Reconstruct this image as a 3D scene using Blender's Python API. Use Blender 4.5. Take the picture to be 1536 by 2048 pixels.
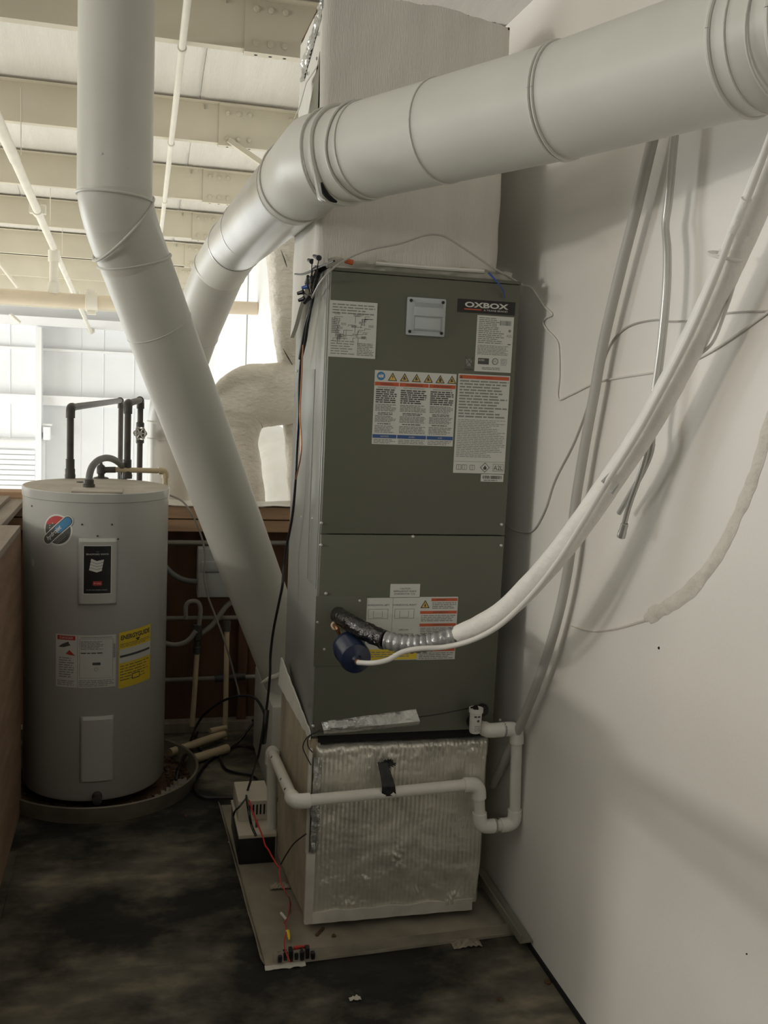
import bpy, bmesh, math, random
from mathutils import Vector, Matrix, noise
random.seed(7)
sc = bpy.context.scene
COL = sc.collection
for o in list(bpy.data.objects): bpy.data.objects.remove(o)

# ------------------------------------------------------------------ camera
cam_d = bpy.data.cameras.new('camera'); cam = bpy.data.objects.new('camera', cam_d); COL.objects.link(cam)
cam_d.sensor_fit = 'VERTICAL'; cam_d.sensor_height = 36.0; cam_d.lens = 34.3624
cam_d.clip_start = .02; cam_d.clip_end = 200
RT, DN, FW = [(0.969304, -0.241416, 0.046555), (0.014087, -0.134509, -0.990812), (0.24546, 0.961054, -0.126979)]
m = Matrix.Identity(4)
for i in range(3):
    m[i][0] = RT[i]; m[i][1] = -DN[i]; m[i][2] = -FW[i]
m[2][3] = 1.5604
cam.matrix_world = m
sc.camera = cam

# ------------------------------------------------------------------ light
w = bpy.data.worlds.new('world'); sc.world = w; w.use_nodes = True
w.node_tree.nodes['Background'].inputs[0].default_value = (1, .98, .80, 1)
w.node_tree.nodes['Background'].inputs[1].default_value = .055
vs = sc.view_settings
vs.view_transform = 'Standard'; vs.look = 'None'; vs.gamma = 1; vs.use_curve_mapping = False; vs.exposure = 0.0
def area(name, loc, target, sx, sy, power, col=(1, 1, 1)):
    l = bpy.data.lights.new(name, 'AREA'); l.shape = 'RECTANGLE'; l.size = sx; l.size_y = sy; l.energy = power; l.color = col
    o = bpy.data.objects.new(name, l); COL.objects.link(o); o.location = loc
    o.rotation_euler = (Vector(target) - Vector(loc)).to_track_quat('-Z', 'Y').to_euler()
    return o
# open dock doors and windows along the left side of the warehouse
area('daylight_dock_door', (-9.5, 12.0, -.4), (1, 12.6, .6), 6.5, 4.0, 820, (.97, .99, .97))
area('daylight_side_windows', (-7.5, 1.5, 2.2), (1.0, 1.9, 1.3), 5.0, 1.8, 106, (1, .965, .88))
area('high_bay_lamp', (-7.5, .9, 2.25), (1.0, 1.7, 1.0), .9, .26, 84, (1, .955, .87))
area('daylight_floor_bounce', (-4.5, 8.0, -2.6), (-4.5, 8.01, 3), 8, 9, 205, (1, .95, .83))
area('fill_behind_camera', (-2.6, -4.0, 2.9), (.3, 2.6, 1.6), 1.4, .6, 22, (1, .96, .86))  # added fill that lifts the surfaces facing the camera
area('ceiling_fill_beyond_partition', (3.6, 5.0, .6), (3.2, 5.2, 3.3), 1.2, 1.2, 45, (1, .96, .9))  # added fill aimed upward to brighten the ceiling past the wall top

# ------------------------------------------------------------------ materials
def mat(name, col, rough=.6, metal=0., var=0., vscale=6., bump=0., bscale=40., col2=None, spec=.5, stretch=(1, 1, 1), emit=None, alpha=1., trans=0., detail=6.):
    ma = bpy.data.materials.new(name); ma.use_nodes = True
    nt = ma.node_tree; b = nt.nodes['Principled BSDF']
    b.inputs['Base Color'].default_value = (*col, 1); b.inputs['Roughness'].default_value = rough
    b.inputs['Metallic'].default_value = metal; b.inputs['Specular IOR Level'].default_value = spec
    b.inputs['Alpha'].default_value = alpha; b.inputs['Transmission Weight'].default_value = trans
    tc = nt.nodes.new('ShaderNodeTexCoord'); mp = nt.nodes.new('ShaderNodeMapping'); mp.inputs['Scale'].default_value = stretch
    nt.links.new(tc.outputs['Object'], mp.inputs[0])
    if var > 0 or col2:
        n = nt.nodes.new('ShaderNodeTexNoise'); n.inputs['Scale'].default_value = vscale; n.inputs['Detail'].default_value = detail
        nt.links.new(mp.outputs[0], n.inputs['Vector'])
        r = nt.nodes.new('ShaderNodeValToRGB')
        c2 = col2 if col2 else tuple(max(0, c * (1 - var)) for c in col)
        c1 = col if col2 else tuple(min(1, c * (1 + var * .6)) for c in col)
        r.color_ramp.elements[0].position = .32; r.color_ramp.elements[0].color = (*c2, 1)
        r.color_ramp.elements[1].position = .68; r.color_ramp.elements[1].color = (*c1, 1)
        nt.links.new(n.outputs['Fac'], r.inputs[0]); nt.links.new(r.outputs[0], b.inputs['Base Color'])
    if bump > 0:
        n2 = nt.nodes.new('ShaderNodeTexNoise'); n2.inputs['Scale'].default_value = bscale; n2.inputs['Detail'].default_value = 4
        nt.links.new(mp.outputs[0], n2.inputs['Vector'])
        bp = nt.nodes.new('ShaderNodeBump'); bp.inputs['Strength'].default_value = bump; bp.inputs['Distance'].default_value = .01
        nt.links.new(n2.outputs['Fac'], bp.inputs['Height']); nt.links.new(bp.outputs[0], b.inputs['Normal'])
    if emit: b.inputs['Emission Color'].default_value = (*emit[0], 1); b.inputs['Emission Strength'].default_value = emit[1]
    return ma
def floor_mat():
    ma = mat('deck_stained', (.165, .150, .12), .8, var=.25, vscale=9, bump=.25, bscale=30)
    nt = ma.node_tree; b = nt.nodes['Principled BSDF']
    base = [l for l in nt.links if l.to_socket == b.inputs['Base Color']][0].from_socket
    geo = nt.nodes.new('ShaderNodeNewGeometry')
    mp = nt.nodes.new('ShaderNodeMapping'); mp.inputs['Scale'].default_value = (1.0, 1.25, 1); nt.links.new(geo.outputs['Position'], mp.inputs[0])
    n = nt.nodes.new('ShaderNodeTexNoise'); n.inputs['Scale'].default_value = 1.25; n.inputs['Detail'].default_value = 8; n.inputs['Roughness'].default_value = .62
    nt.links.new(mp.outputs[0], n.inputs['Vector'])
    r = nt.nodes.new('ShaderNodeValToRGB'); r.color_ramp.elements[0].position = .44; r.color_ramp.elements[1].position = .60
    r.color_ramp.elements[0].color = (.10, .105, .10, 1)
    r.color_ramp.elements[1].color = (1.35, 1.33, 1.26, 1)
    nt.links.new(n.outputs['Fac'], r.inputs[0])
    # scuffed streaks
    mp2 = nt.nodes.new('ShaderNodeMapping'); mp2.inputs['Scale'].default_value = (2.6, 6, 1); mp2.inputs['Rotation'].default_value = (0, 0, .12); nt.links.new(geo.outputs['Position'], mp2.inputs[0])
    n3 = nt.nodes.new('ShaderNodeTexNoise'); n3.inputs['Scale'].default_value = 2.4; n3.inputs['Detail'].default_value = 9; nt.links.new(mp2.outputs[0], n3.inputs['Vector'])
    r3 = nt.nodes.new('ShaderNodeValToRGB'); r3.color_ramp.elements[0].position = .45; r3.color_ramp.elements[1].position = .72
    r3.color_ramp.elements[0].color = (.72, .72, .72, 1); r3.color_ramp.elements[1].color = (1.5, 1.46, 1.38, 1)
    nt.links.new(n3.outputs['Fac'], r3.inputs[0])
    mx = nt.nodes.new('ShaderNodeMix'); mx.data_type = 'RGBA'; mx.blend_type = 'MULTIPLY'; mx.inputs[0].default_value = 1
    nt.links.new(base, mx.inputs[6]); nt.links.new(r.outputs[0], mx.inputs[7])
    mx2 = nt.nodes.new('ShaderNodeMix'); mx2.data_type = 'RGBA'; mx2.blend_type = 'MULTIPLY'; mx2.inputs[0].default_value = 1
    nt.links.new(mx.outputs[2], mx2.inputs[6]); nt.links.new(r3.outputs[0], mx2.inputs[7])
    nt.links.new(mx2.outputs[2], b.inputs['Base Color'])
    return ma
def wood_mat(name, c1, c2, stretch, scale=3., rough=.75):
    return mat(name, c1, rough, col2=c2, vscale=scale, stretch=stretch, bump=.15, bscale=scale * 4)
K = dict(
    deck=floor_mat(),
    drywall=mat('painted_drywall', (.88, .85, .80), .55, var=.04, vscale=2.2, bump=.05, bscale=120),
    gap=mat('black_gap', (.008, .008, .008), .9),
    insul=mat('white_vinyl_insulation', (.86, .83, .77), .2, var=.05, vscale=2, bump=.35, bscale=26, stretch=(7, .35, 1)),
    insulw=mat('white_wall_insulation', (.88, .89, .90), .5, var=.04, vscale=1.2, bump=.12, bscale=5),
    purlin=mat('tan_primer_steel', (.66, .61, .49), .55, var=.06, vscale=3),
    pipew=mat('cream_painted_pipe', (.78, .74, .64), .5, var=.06, vscale=5),
    pipem=mat('tan_main_pipe', (.70, .60, .46), .5, var=.08, vscale=4),
    plywood=wood_mat('brown_plywood', (.33, .215, .14), (.22, .135, .085), (1, 1, 5), 3.2),
    plydust=wood_mat('dusty_plywood', (.40, .345, .285), (.27, .22, .175), (6, 1, 1), 2.4),
    lumber=wood_mat('pine_lumber', (.52, .34, .21), (.40, .25, .15), (.6, 8, 8), 3.),
    osb=wood_mat('dark_brown_panel', (.17, .085, .045), (.11, .055, .03), (5, 5, .8), 3.),
    duct=mat('painted_duct', (.65, .64, .58), .42, var=.05, vscale=5, bump=.05, bscale=14),
    ductshiny=mat('bare_galvanised', (.62, .62, .62), .32, metal=.85, var=.12, vscale=3, stretch=(1, 1, 1)),
    plenum=mat('painted_insulation_wrap', (.76, .74, .675), .6, var=.06, vscale=3, bump=.25, bscale=60, stretch=(6, 6, .6)),
    foil=mat('silver_foil', (.66, .66, .64), .3, metal=.8, var=.25, vscale=9, bump=.5, bscale=45),
    foilbox=mat('foil_bubble_wrap', (.80, .77, .68), .36, metal=.6, var=.2, vscale=9, bump=.22, bscale=80),
    wrap=mat('cream_duct_wrap', (.80, .755, .66), .65, var=.12, vscale=7, bump=1., bscale=34, stretch=(1, 1, 2)),
    flexw=mat('white_flex_wrap', (.86, .85, .81), .5, var=.05, vscale=6, bump=.4, bscale=18),
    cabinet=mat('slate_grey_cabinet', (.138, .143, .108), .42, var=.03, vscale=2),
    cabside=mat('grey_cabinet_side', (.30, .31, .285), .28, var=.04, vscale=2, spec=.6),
    steel=mat('zinc_steel', (.62, .62, .60), .35, metal=.8),
    screw=mat('screw_zinc', (.66, .66, .63), .4, metal=.5),
    black=mat('black_plastic', (.012, .012, .013), .35),
    blacktape=mat('shiny_black_tape', (.010, .010, .011), .12, bump=.8, bscale=60, spec=.9),
    greyfoam=mat('grey_foil_wrap', (.42, .42, .42), .3, metal=.5, var=.3, vscale=30, bump=.3, bscale=60),
    whiteline=mat('white_painted_foam', (.92, .90, .85), .55, var=.07, vscale=12, bump=.35, bscale=55),
    whitewire=mat('white_cable', (.80, .78, .73), .45),
    greycond=mat('grey_conduit', (.52, .50, .465), .42, var=.06, vscale=9),
    alu=mat('aluminium_line', (.62, .615, .59), .3, metal=.45),
    pvc=mat('white_pvc', (.80, .775, .70), .38, var=.06, vscale=9),
    pvcj=mat('white_pvc_fitting', (.86, .84, .78), .35),
    cpvc=mat('yellowed_cpvc', (.66, .535, .35), .45, var=.1, vscale=9),
    heater=mat('heater_enamel', (.50, .50, .475), .25, var=.05, vscale=2.2, spec=.6),
    heatertop=mat('dusty_heater_lid', (.50, .45, .385), .7, var=.16, vscale=9),
    plate=mat('heater_cover', (.53, .525, .495), .35),
    iron=mat('dark_iron_pipe', (.075, .068, .06), .5, var=.3, vscale=14),
    ironfit=mat('dark_fitting', (.06, .056, .05), .45, var=.25, vscale=20),
    flexgrey=mat('grey_flex_conduit', (.16, .165, .16), .5),
    rust=mat('rusty_debris', (.17, .09, .045), .9, col2=(.06, .035, .02), vscale=30, bump=.6, bscale=60),
    pan=mat('dirty_metal_pan', (.235, .21, .165), .55, var=.3, vscale=7, metal=.15),
    trayn=mat('dirty_tray', (.34, .30, .235), .6, var=.35, vscale=6),
    paper=mat('label_paper', (.70, .70, .66), .5),
    ink=mat('label_ink', (.09, .09, .085), .6),
    inkgrey=mat('label_ink_grey', (.28, .28, .26), .6),
    red=mat('label_orange_red', (.62, .12, .045), .55),
    redd=mat('label_red', (.52, .05, .045), .55),
    yel=mat('label_yellow', (.86, .64, .05), .55),
    amber=mat('label_amber', (.80, .55, .13), .55),
    blue=mat('label_blue', (.045, .11, .30), .5),
    blue2=mat('label_light_blue', (.06, .24, .46), .5),
    drier=mat('navy_paint', (.012, .022, .06), .28, spec=.7),
    copper=mat('copper', (.62, .30, .16), .3, metal=.9),
    beige=mat('beige_plastic', (.60, .55, .45), .5, var=.06, vscale=8),
    clear=mat('frosted_cover', (.52, .56, .58), .28, var=.05, vscale=9),
    clear2=mat('frosted_window', (.38, .41, .42), .22),
    board=mat('fibre_duct_board', (.47, .41, .30), .85, var=.25, vscale=14, bump=.5, bscale=70, stretch=(1, 1, .5)),
    whitetrim=mat('white_metal_edge', (.64, .61, .54), .45, var=.16, vscale=11),
    wirered=mat('red_wire', (.62, .03, .03), .4),
    wireyel=mat('yellow_wire', (.8, .6, .03), .4),
    wireblue=mat('blue_wire', (.04, .09, .35), .4),
    greybox=mat('grey_disconnect', (.36, .37, .36), .45),
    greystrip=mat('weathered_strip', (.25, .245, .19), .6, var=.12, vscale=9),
    plaster=mat('rough_plaster', (.735, .695, .62), .85, var=.08, vscale=18, bump=.5, bscale=70),
    shadegrey=mat('shaded_grey_pipe', (.27, .25, .22), .6, var=.2, vscale=9),  # grey darkened to paint in the shade on the back wall pipes
    door=mat('white_door', (.90, .90, .90), .5), jacketr=mat('orange_fitting', (.7, .16, .05), .5),
    concrete=mat('warehouse_floor', (.5, .49, .46), .6),
)
# ------------------------------------------------------------------ mesh helpers
ORG = {}
class B:
    def __init__(s): s.bm = bmesh.new(); s.mats = []
    def mi(s, k):
        if k not in s.mats: s.mats.append(k)
        return s.mats.index(k)
    def add(s, vs, fs, mk=None):
        v = [s.bm.verts.new(p) for p in vs]; i = s.mi(mk) if mk else 0
        for f in fs:
            try:
                fc = s.bm.faces.new([v[j] for j in f]); fc.material_index = i
            except ValueError: pass
        return v
    def box(s, lo, hi, bev=0., mk=None, M4=None):
        t = bmesh.new(); bmesh.ops.create_cube(t, size=1)
        c = [(a + b) / 2 for a, b in zip(lo, hi)]; d = [b - a for a, b in zip(lo, hi)]
        for v in t.verts: v.co = Vector([v.co[i] * d[i] + c[i] for i in range(3)])
        if bev: bmesh.ops.bevel(t, geom=t.edges[:], offset=bev, segments=2, profile=.6, affect='EDGES')
        if M4:
            for v in t.verts: v.co = M4 @ v.co
        s.merge(t, mk); return s
    def merge(s, t, mk=None):
        t.verts.index_update()
        s.add([v.co.copy() for v in t.verts], [[v.index for v in f.verts] for f in t.faces], mk); t.free()
    def tube(s, pts, r, n=10, mk=None, caps=True, sm=0, sl=None):
        pts = [Vector(p) for p in pts]
        if sm: pts, r = smooth_path(pts, sm, r)
        if not isinstance(r, (list, tuple)): r = [r] * len(pts)
        rings = []; prev = None
        for i, p in enumerate(pts):
            if i == 0: t = pts[1] - p
            elif i == len(pts) - 1: t = p - pts[i - 1]
            else: t = (pts[i + 1] - p).normalized() + (p - pts[i - 1]).normalized()
            t = t.normalized() if t.length > 1e-9 else Vector((0, 0, 1))
            if prev is None:
                a = Vector((0, 0, 1)) if abs(t.z) < .9 else Vector((1, 0, 0)); e1 = t.cross(a).normalized()
            else: e1 = (prev - t * prev.dot(t)).normalized()
            prev = e1; e2 = t.cross(e1)
            mt = 1.0; bd = None
            if sl and 0 < i < len(pts) - 1:      # mitre: stretch the ring in the plane of the bend
                bd = (pts[i + 1] - p).normalized() - (p - pts[i - 1]).normalized()
                if bd.length > 1e-4: mt = 1 / max(.5, t.dot((pts[i + 1] - p).normalized())); bd.normalize()
                else: bd = None
            rg = []
            for k in range(n):
                q = (e1 * math.cos(2 * math.pi * k / n) + e2 * math.sin(2 * math.pi * k / n)) * r[i]
                if bd: q = q + bd * q.dot(bd) * (mt - 1)
                rg.append(p + q)
            rings.append(rg)
        if sl: rings = rings[sl[0]:sl[1] + 1]; pts = pts[sl[0]:sl[1] + 1]
        vs = [v for rg in rings for v in rg]; fs = []
        for i in range(len(pts) - 1):
            for k in range(n): fs.append([i * n + k, i * n + (k + 1) % n, (i + 1) * n + (k + 1) % n, (i + 1) * n + k])
        if caps: fs.append(list(range(n))[::-1]); fs.append([(len(pts) - 1) * n + k for k in range(n)])
        s.add(vs, fs, mk); return s
    def lathe(s, prof, org=(0, 0, 0), axis=(0, 0, 1), n=32, mk=None):
        ax = Vector(axis).normalized(); a = Vector((1, 0, 0)) if abs(ax.x) < .9 else Vector((0, 1, 0))
        e1 = ax.cross(a).normalized(); e2 = ax.cross(e1); o = Vector(org); vs = []; fs = []
        for (r, h) in prof:
            for k in range(n): vs.append(o + ax * h + (e1 * math.cos(2 * math.pi * k / n) + e2 * math.sin(2 * math.pi * k / n)) * max(r, 1e-5))
        for i in range(len(prof) - 1):
            for k in range(n): fs.append([i * n + k, i * n + (k + 1) % n, (i + 1) * n + (k + 1) % n, (i + 1) * n + k])
        s.add(vs, fs, mk); return s
    def grid(s, fn, nu, nv, mk=None, thick=None):
        vs = [fn(i / nu, j / nv) for j in range(nv + 1) for i in range(nu + 1)]
        fs = [[j * (nu + 1) + i, j * (nu + 1) + i + 1, (j + 1) * (nu + 1) + i + 1, (j + 1) * (nu + 1) + i] for j in range(nv) for i in range(nu)]
        if thick:
            t = Vector(thick); k = len(vs); vs = vs + [Vector(v) + t for v in vs]
            fs2 = [[a + k for a in f][::-1] for f in fs]; side = []
            rim = [i for i in range(nu + 1)] + [j * (nu + 1) + nu for j in range(1, nv + 1)] + [nv * (nu + 1) + i for i in range(nu - 1, -1, -1)] + [j * (nu + 1) for j in range(nv - 1, 0, -1)]
            for q in range(len(rim)): a, b = rim[q], rim[(q + 1) % len(rim)]; side.append([b, a, a + k, b + k])
            fs = fs + fs2 + side
        s.add(vs, fs, mk); return s
    strip = None       # width of the strips a print on a curved face is cut into
    def poly(s, mp, pts, mk=None):
        if not s.strip: s.add([mp(*p) for p in pts], [list(range(len(pts)))], mk); return s
        def clip(P, c, sg):
            out = []
            for i in range(len(P)):
                a, b = P[i], P[(i + 1) % len(P)]; da, db = (a[0] - c) * sg, (b[0] - c) * sg
                if da >= 0: out.append(a)
                if da * db < 0: q = da / (da - db); out.append((c, a[1] + (b[1] - a[1]) * q))
            return out
        x0 = min(p[0] for p in pts); x1 = max(p[0] for p in pts); n = max(1, int((x1 - x0) / s.strip) + 1)
        for i in range(n):
            P = clip(clip(list(pts), x0 + (x1 - x0) * i / n, 1), x0 + (x1 - x0) * (i + 1) / n, -1)
            if len(P) > 2: s.add([mp(*p) for p in P], [list(range(len(P)))], mk)
        return s
    def rect(s, mp, a, b, c, d, mk=None, nu=1):
        if s.strip: nu = max(nu, int(abs(c - a) / s.strip) + 1)
        s.grid(lambda u, v: mp(a + (c - a) * u, b + (d - b) * v), nu, 1, mk); return s
    def disc(s, mp, x, z, r, mk=None, n=14, rz=None):
        return s.poly(mp, [(x + r * math.cos(2 * math.pi * k / n), z + (rz or r) * math.sin(2 * math.pi * k / n)) for k in range(n)], mk)
    def text(s, mp, txt, x, z, h, mk='ink', wid=None, rot=0., shear=0., bold=0.):
        vs, fs = text_mesh(txt, bold, shear)
        x0 = min(v[0] for v in vs); x1 = max(v[0] for v in vs); y0 = min(v[1] for v in vs); y1 = max(v[1] for v in vs)
        sy = h / max(y1 - y0, 1e-6); sx = (wid / (x1 - x0)) if wid else sy; cr, sr = math.cos(rot), math.sin(rot); out = []
        for v in vs:
            a = (v[0] - (x0 + x1) / 2) * sx; b = (v[1] - (y0 + y1) / 2) * sy
            out.append(mp(x + a * cr - b * sr, z + a * sr + b * cr))
        s.add(out, fs, mk); return s
    def lines(s, mp, a, b, c, d, n, mk='ink', fill=.55, ragged=.25, words=True):
        h = (d - b) / n
        for i in range(n):
            z1 = d - i * h - h * (1 - fill) / 2; z0 = z1 - h * fill; x = a; end = c - (c - a) * ragged * random.random() ** 2
            while x < end - h * .2:
                wl = random.uniform(1.2, 5) * h * .75 if words else (c - a)
                s.rect(mp, x, z0, min(x + wl, end), z1, mk); x += wl + h * .42
        return s
    def build(s, name, mk=None, parent=None, smooth=True, org=None, ang=40, **tags):
        me = bpy.data.meshes.new(name)
        bmesh.ops.recalc_face_normals(s.bm, faces=s.bm.faces[:]) if len(s.bm.faces) < 60000 else None
        vs = [v.co for v in s.bm.verts]
        if org is None:
            lo = [min(v[i] for v in vs) for i in range(3)]; hi = [max(v[i] for v in vs) for i in range(3)]
            org = Vector(((lo[0] + hi[0]) / 2, (lo[1] + hi[1]) / 2, lo[2]))
        org = Vector(org)
        for v in s.bm.verts: v.co = v.co - org
        s.bm.to_mesh(me); s.bm.free()
        if s.mats:
            for k in s.mats: me.materials.append(K[k])
        else: me.materials.append(K[mk])
        if smooth:
            me.polygons.foreach_set('use_smooth', [True] * len(me.polygons)); me.set_sharp_from_angle(angle=math.radians(ang))
        o = bpy.data.objects.new(name, me); COL.objects.link(o)
        po = ORG[parent.name] if parent else Vector((0, 0, 0))
        o.location = org - po; o.parent = parent; ORG[o.name] = org
        for k, v in tags.items(): o[k] = v
        return o
def smooth_path(p, k, r=None):
    out = []; ro = []; L = isinstance(r, (list, tuple))
    for i in range(len(p) - 1):
        p0 = p[max(i - 1, 0)]; p1 = p[i]; p2 = p[i + 1]; p3 = p[min(i + 2, len(p) - 1)]
        for j in range(k):
            t = j / k
            out.append(.5 * ((2 * p1) + (p2 - p0) * t + (2 * p0 - 5 * p1 + 4 * p2 - p3) * t * t + (3 * p1 - p0 - 3 * p2 + p3) * t ** 3))
            if L: ro.append(r[i] * (1 - t) + r[i + 1] * t)
    out.append(p[-1])
    if L: ro.append(r[-1])
    return out, (ro if L else r)
TXT = {}
def text_mesh(txt, bold=0., shear=0.):
    key = (txt, bold, shear)
    if key in TXT: return TXT[key]
    c = bpy.data.curves.new('t', 'FONT'); c.body = txt; c.size = 1; c.resolution_u = 3; c.offset = bold; c.shear = shear
    o = bpy.data.objects.new('t', c); COL.objects.link(o)
    dg = bpy.context.evaluated_depsgraph_get(); me = bpy.data.meshes.new_from_object(o.evaluated_get(dg))
    TXT[key] = ([tuple(v.co) for v in me.vertices], [list(p.vertices) for p in me.polygons])
    bpy.data.objects.remove(o); bpy.data.curves.remove(c); bpy.data.meshes.remove(me)
    return TXT[key]
def thing(name, loc, label, cat, group=None, kind=None):
    o = bpy.data.objects.new(name, None); COL.objects.link(o); o.location = loc; ORG[o.name] = Vector(loc)
    o['label'] = label; o['category'] = cat; o.empty_display_size = .05
    if group: o['group'] = group
    if kind: o['kind'] = kind
    return o
def T(label, cat, group=None):
    d = dict(label=label, category=cat)
    if group: d['group'] = group
    return d
ST = dict(kind='structure')
def nz(p, s=1.): return noise.noise(Vector(p) * s)
def ring(b, c, ax, nrm, r, rt, n=40, mk=None, wob=0.):
    """bead around a tube: circle of radius r about axis ax through c, cut by the plane with normal nrm"""
    c = Vector(c); ax = Vector(ax).normalized(); nrm = Vector(nrm).normalized()
    a = Vector((0, 0, 1)) if abs(ax.z) < .9 else Vector((1, 0, 0)); e1 = ax.cross(a).normalized(); e2 = ax.cross(e1); P = []
    for k in range(n + 1):
        q = (e1 * math.cos(2 * math.pi * k / n) + e2 * math.sin(2 * math.pi * k / n)) * r
        P.append(c + q - ax * (q.dot(nrm) / ax.dot(nrm)) + ax * (wob * nz(q, 9)))
    b.tube(P, rt, 8, mk, caps=False)
def pipe_run(parent, pts, r, mk='pvc', mkj='pvcj', rj=None, arm=None, pname='pipe', jname='elbow', n=14):
    """straight pipes with a separate bent elbow at every corner"""
    pts = [Vector(p) for p in pts]; rj = rj or r * 1.28; arm = arm or r * 2.2
    for i in range(len(pts) - 1):
        a, b = pts[i], pts[i + 1]; d = (b - a).normalized(); L = (b - a).length
        s = arm * .6 if i > 0 else 0; e = arm * .6 if i < len(pts) - 2 else 0
        if L > s + e + .002: B().tube([a + d * s, b - d * e], r, n).build(pname, mk, parent)
    for i in range(1, len(pts) - 1):
        p = pts[i]; a = min(arm, (pts[i - 1] - p).length * .5); c = min(arm, (pts[i + 1] - p).length * .5)
        d0 = (pts[i - 1] - p).normalized(); d1 = (pts[i + 1] - p).normalized(); q = []
        for t in (0, .2, .4, .5, .6, .8, 1):
            q.append((p + d0 * a * .62) * (1 - t) ** 2 + p * 2 * t * (1 - t) + (p + d1 * c * .62) * t * t)
        B().tube([p + d0 * a] + q + [p + d1 * c], rj, n).build(jname, mkj, parent)
def wire(name, pts, r, mk, label, cat, group=None, sm=6, n=7):
    return B().tube(pts, r, n, sm=sm).build(name, mk, None, **T(label, cat, group))

W = 1.1026       # face of the right wall
YF = 2.578       # front of the air handler
# ------------------------------------------------------------------ setting: mezzanine
fl = B().box((-2.2, -1.6, -.16), (W + .12, 4.42, -.022)).build('floor', 'deck', None, smooth=False, **ST)
for (a, b, c, d) in ((-2.2, -1.6, -.10, 1.29), (-.099, -1.6, W - .002, 1.29), (-2.2, 1.291, -.55, 2.49), (-.549, 1.291, W - .002, 2.49), (-2.2, 2.491, -.36, 4.42), (-.359, 2.491, W - .002, 4.42)):
    B().box((a, b, -.022), (c, d, 0)).build('deck_panel', 'deck', fl, smooth=False)
wr = B().box((W, -1.6, .014), (W + .1, 4.35, 2.70)).build('wall_right', 'drywall', None, smooth=False, **ST)
B().box((W - .006, -1.6, 0), (W + .1, 4.35, .0135)).build('gap_shade_1', 'gap', None, smooth=False, **ST)  # black strip standing for the shade in the gap under the wall
# rough band left on the wall by an old pipe
pb = [(1.1026, 1.9183, 1.0776), (1.1026, 1.8431, 1.1179), (1.1026, 1.7618, 1.1696), (1.1026, 1.6977, 1.2292), (1.1026, 1.6473, 1.293), (1.1026, 1.6091, 1.3615), (1.1026, 1.5794, 1.4214), (1.1026, 1.5537, 1.4969), (1.1026, 1.5233, 1.5786)]
b = B(); pp, _ = smooth_path([Vector(p) for p in pb], 8)
def band(u, v):
    i = min(int(u * (len(pp) - 1)), len(pp) - 2); t = u * (len(pp) - 1) - i; p = pp[i].lerp(pp[i + 1], t); d = (pp[i + 1] - pp[i]).normalized()
    nn = Vector((0, -d.z, d.y)); wd = .017 * (1 + .35 * nz(p, 30)) * (1 if u > .03 else .6); q = p + nn * (v - .5) * 2 * wd
    q.x = W - .0005 - .005 * (1 - (2 * v - 1) ** 2) * (1 + .6 * nz(q, 45)); return q
b.grid(band, 90, 10).build('plaster_residue', 'plaster', wr)
b = B(); smr = [(1.1014, 2.2959, 0.9666), (1.1014, 2.1805, 0.9803), (1.1014, 2.0535, 1.0179), (1.1014, 1.9155, 1.0737)]
b.tube(smr, [.002, .0026, .003, .004], 6, sm=6).build('plaster_smear', 'plaster', wr)
for (px, r) in (((1.1026, 1.8536, 1.0268), .004), ((1.1026, 1.4608, 0.5553), .002), ((1.1026, 1.9406, 1.4613), .002)):
    B().lathe([(0, -.001), (r, -.001), (r * .6, .002), (0, .002)], px, (-1, 0, 0), 8).build('wall_pit', 'gap', wr)
# left half wall
wl = B().box((-.43, 1.81, .0), (-.40, 3.53, 1.012)).build('wall_left', 'plywood', None, smooth=False, **ST)
for (a, b_) in ((1.81, 2.44), (2.443, 3.53)): B().box((-.40, a, .0), (-.385, b_, 1.012), .002).build('plywood_panel', 'plywood', wl, smooth=False)
B().box((-.95, 1.81, 0), (-.93, 3.53, 1.0)).build('plywood_panel', 'plywood', wl, smooth=False)
for (a, c, d, e) in ((1.81, 2.60, -.96, -.383), (2.603, 3.50, -.96, -.383), (3.503, 4.245, -.96, -.445)):
    B().box((d, a, 1.012), (e, c, 1.034), .0015).build('top_board', 'plydust', wl, smooth=False)
B().box((-.60, 3.53, 0), (-.58, 4.245, 1.012)).build('plywood_panel', 'plywood', wl, smooth=False)
B().box((-.475, 3.55, 0), (-.425, 3.60, .99), .004).build('corner_post', 'greybox', wl, smooth=False)
B().box((-.72, 3.1, 1.034), (-.50, 4.2, 1.050), .002).build('loose_plank', 'plydust', wl, smooth=False)
t = thing('guard_rail', (-.41, .4, 0), 'wooden guard rail across the stair opening beside the camera', 'railing')
for (za, zb, zcx, zd) in ((.935, .990, 1.225, 1.285), (.905, .921, 1.06, 1.16)):      # boards rising toward the stair
    b = B(); b.add([(x, y, z) for x in (-.425, -.39) for (y, z) in ((1.808, za), (1.808, zb), (-1.0, zd), (-1.0, zcx))], [[0, 1, 2, 3], [7, 6, 5, 4], [0, 4, 5, 1], [1, 5, 6, 2], [2, 6, 7, 3], [3, 7, 4, 0]]); b.build('rail', 'lumber', t, smooth=False)
B().box((-.44, -1.09, 0), (-.35, -1.0, 1.32), .004).build('post', 'lumber', t, smooth=False)
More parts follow.
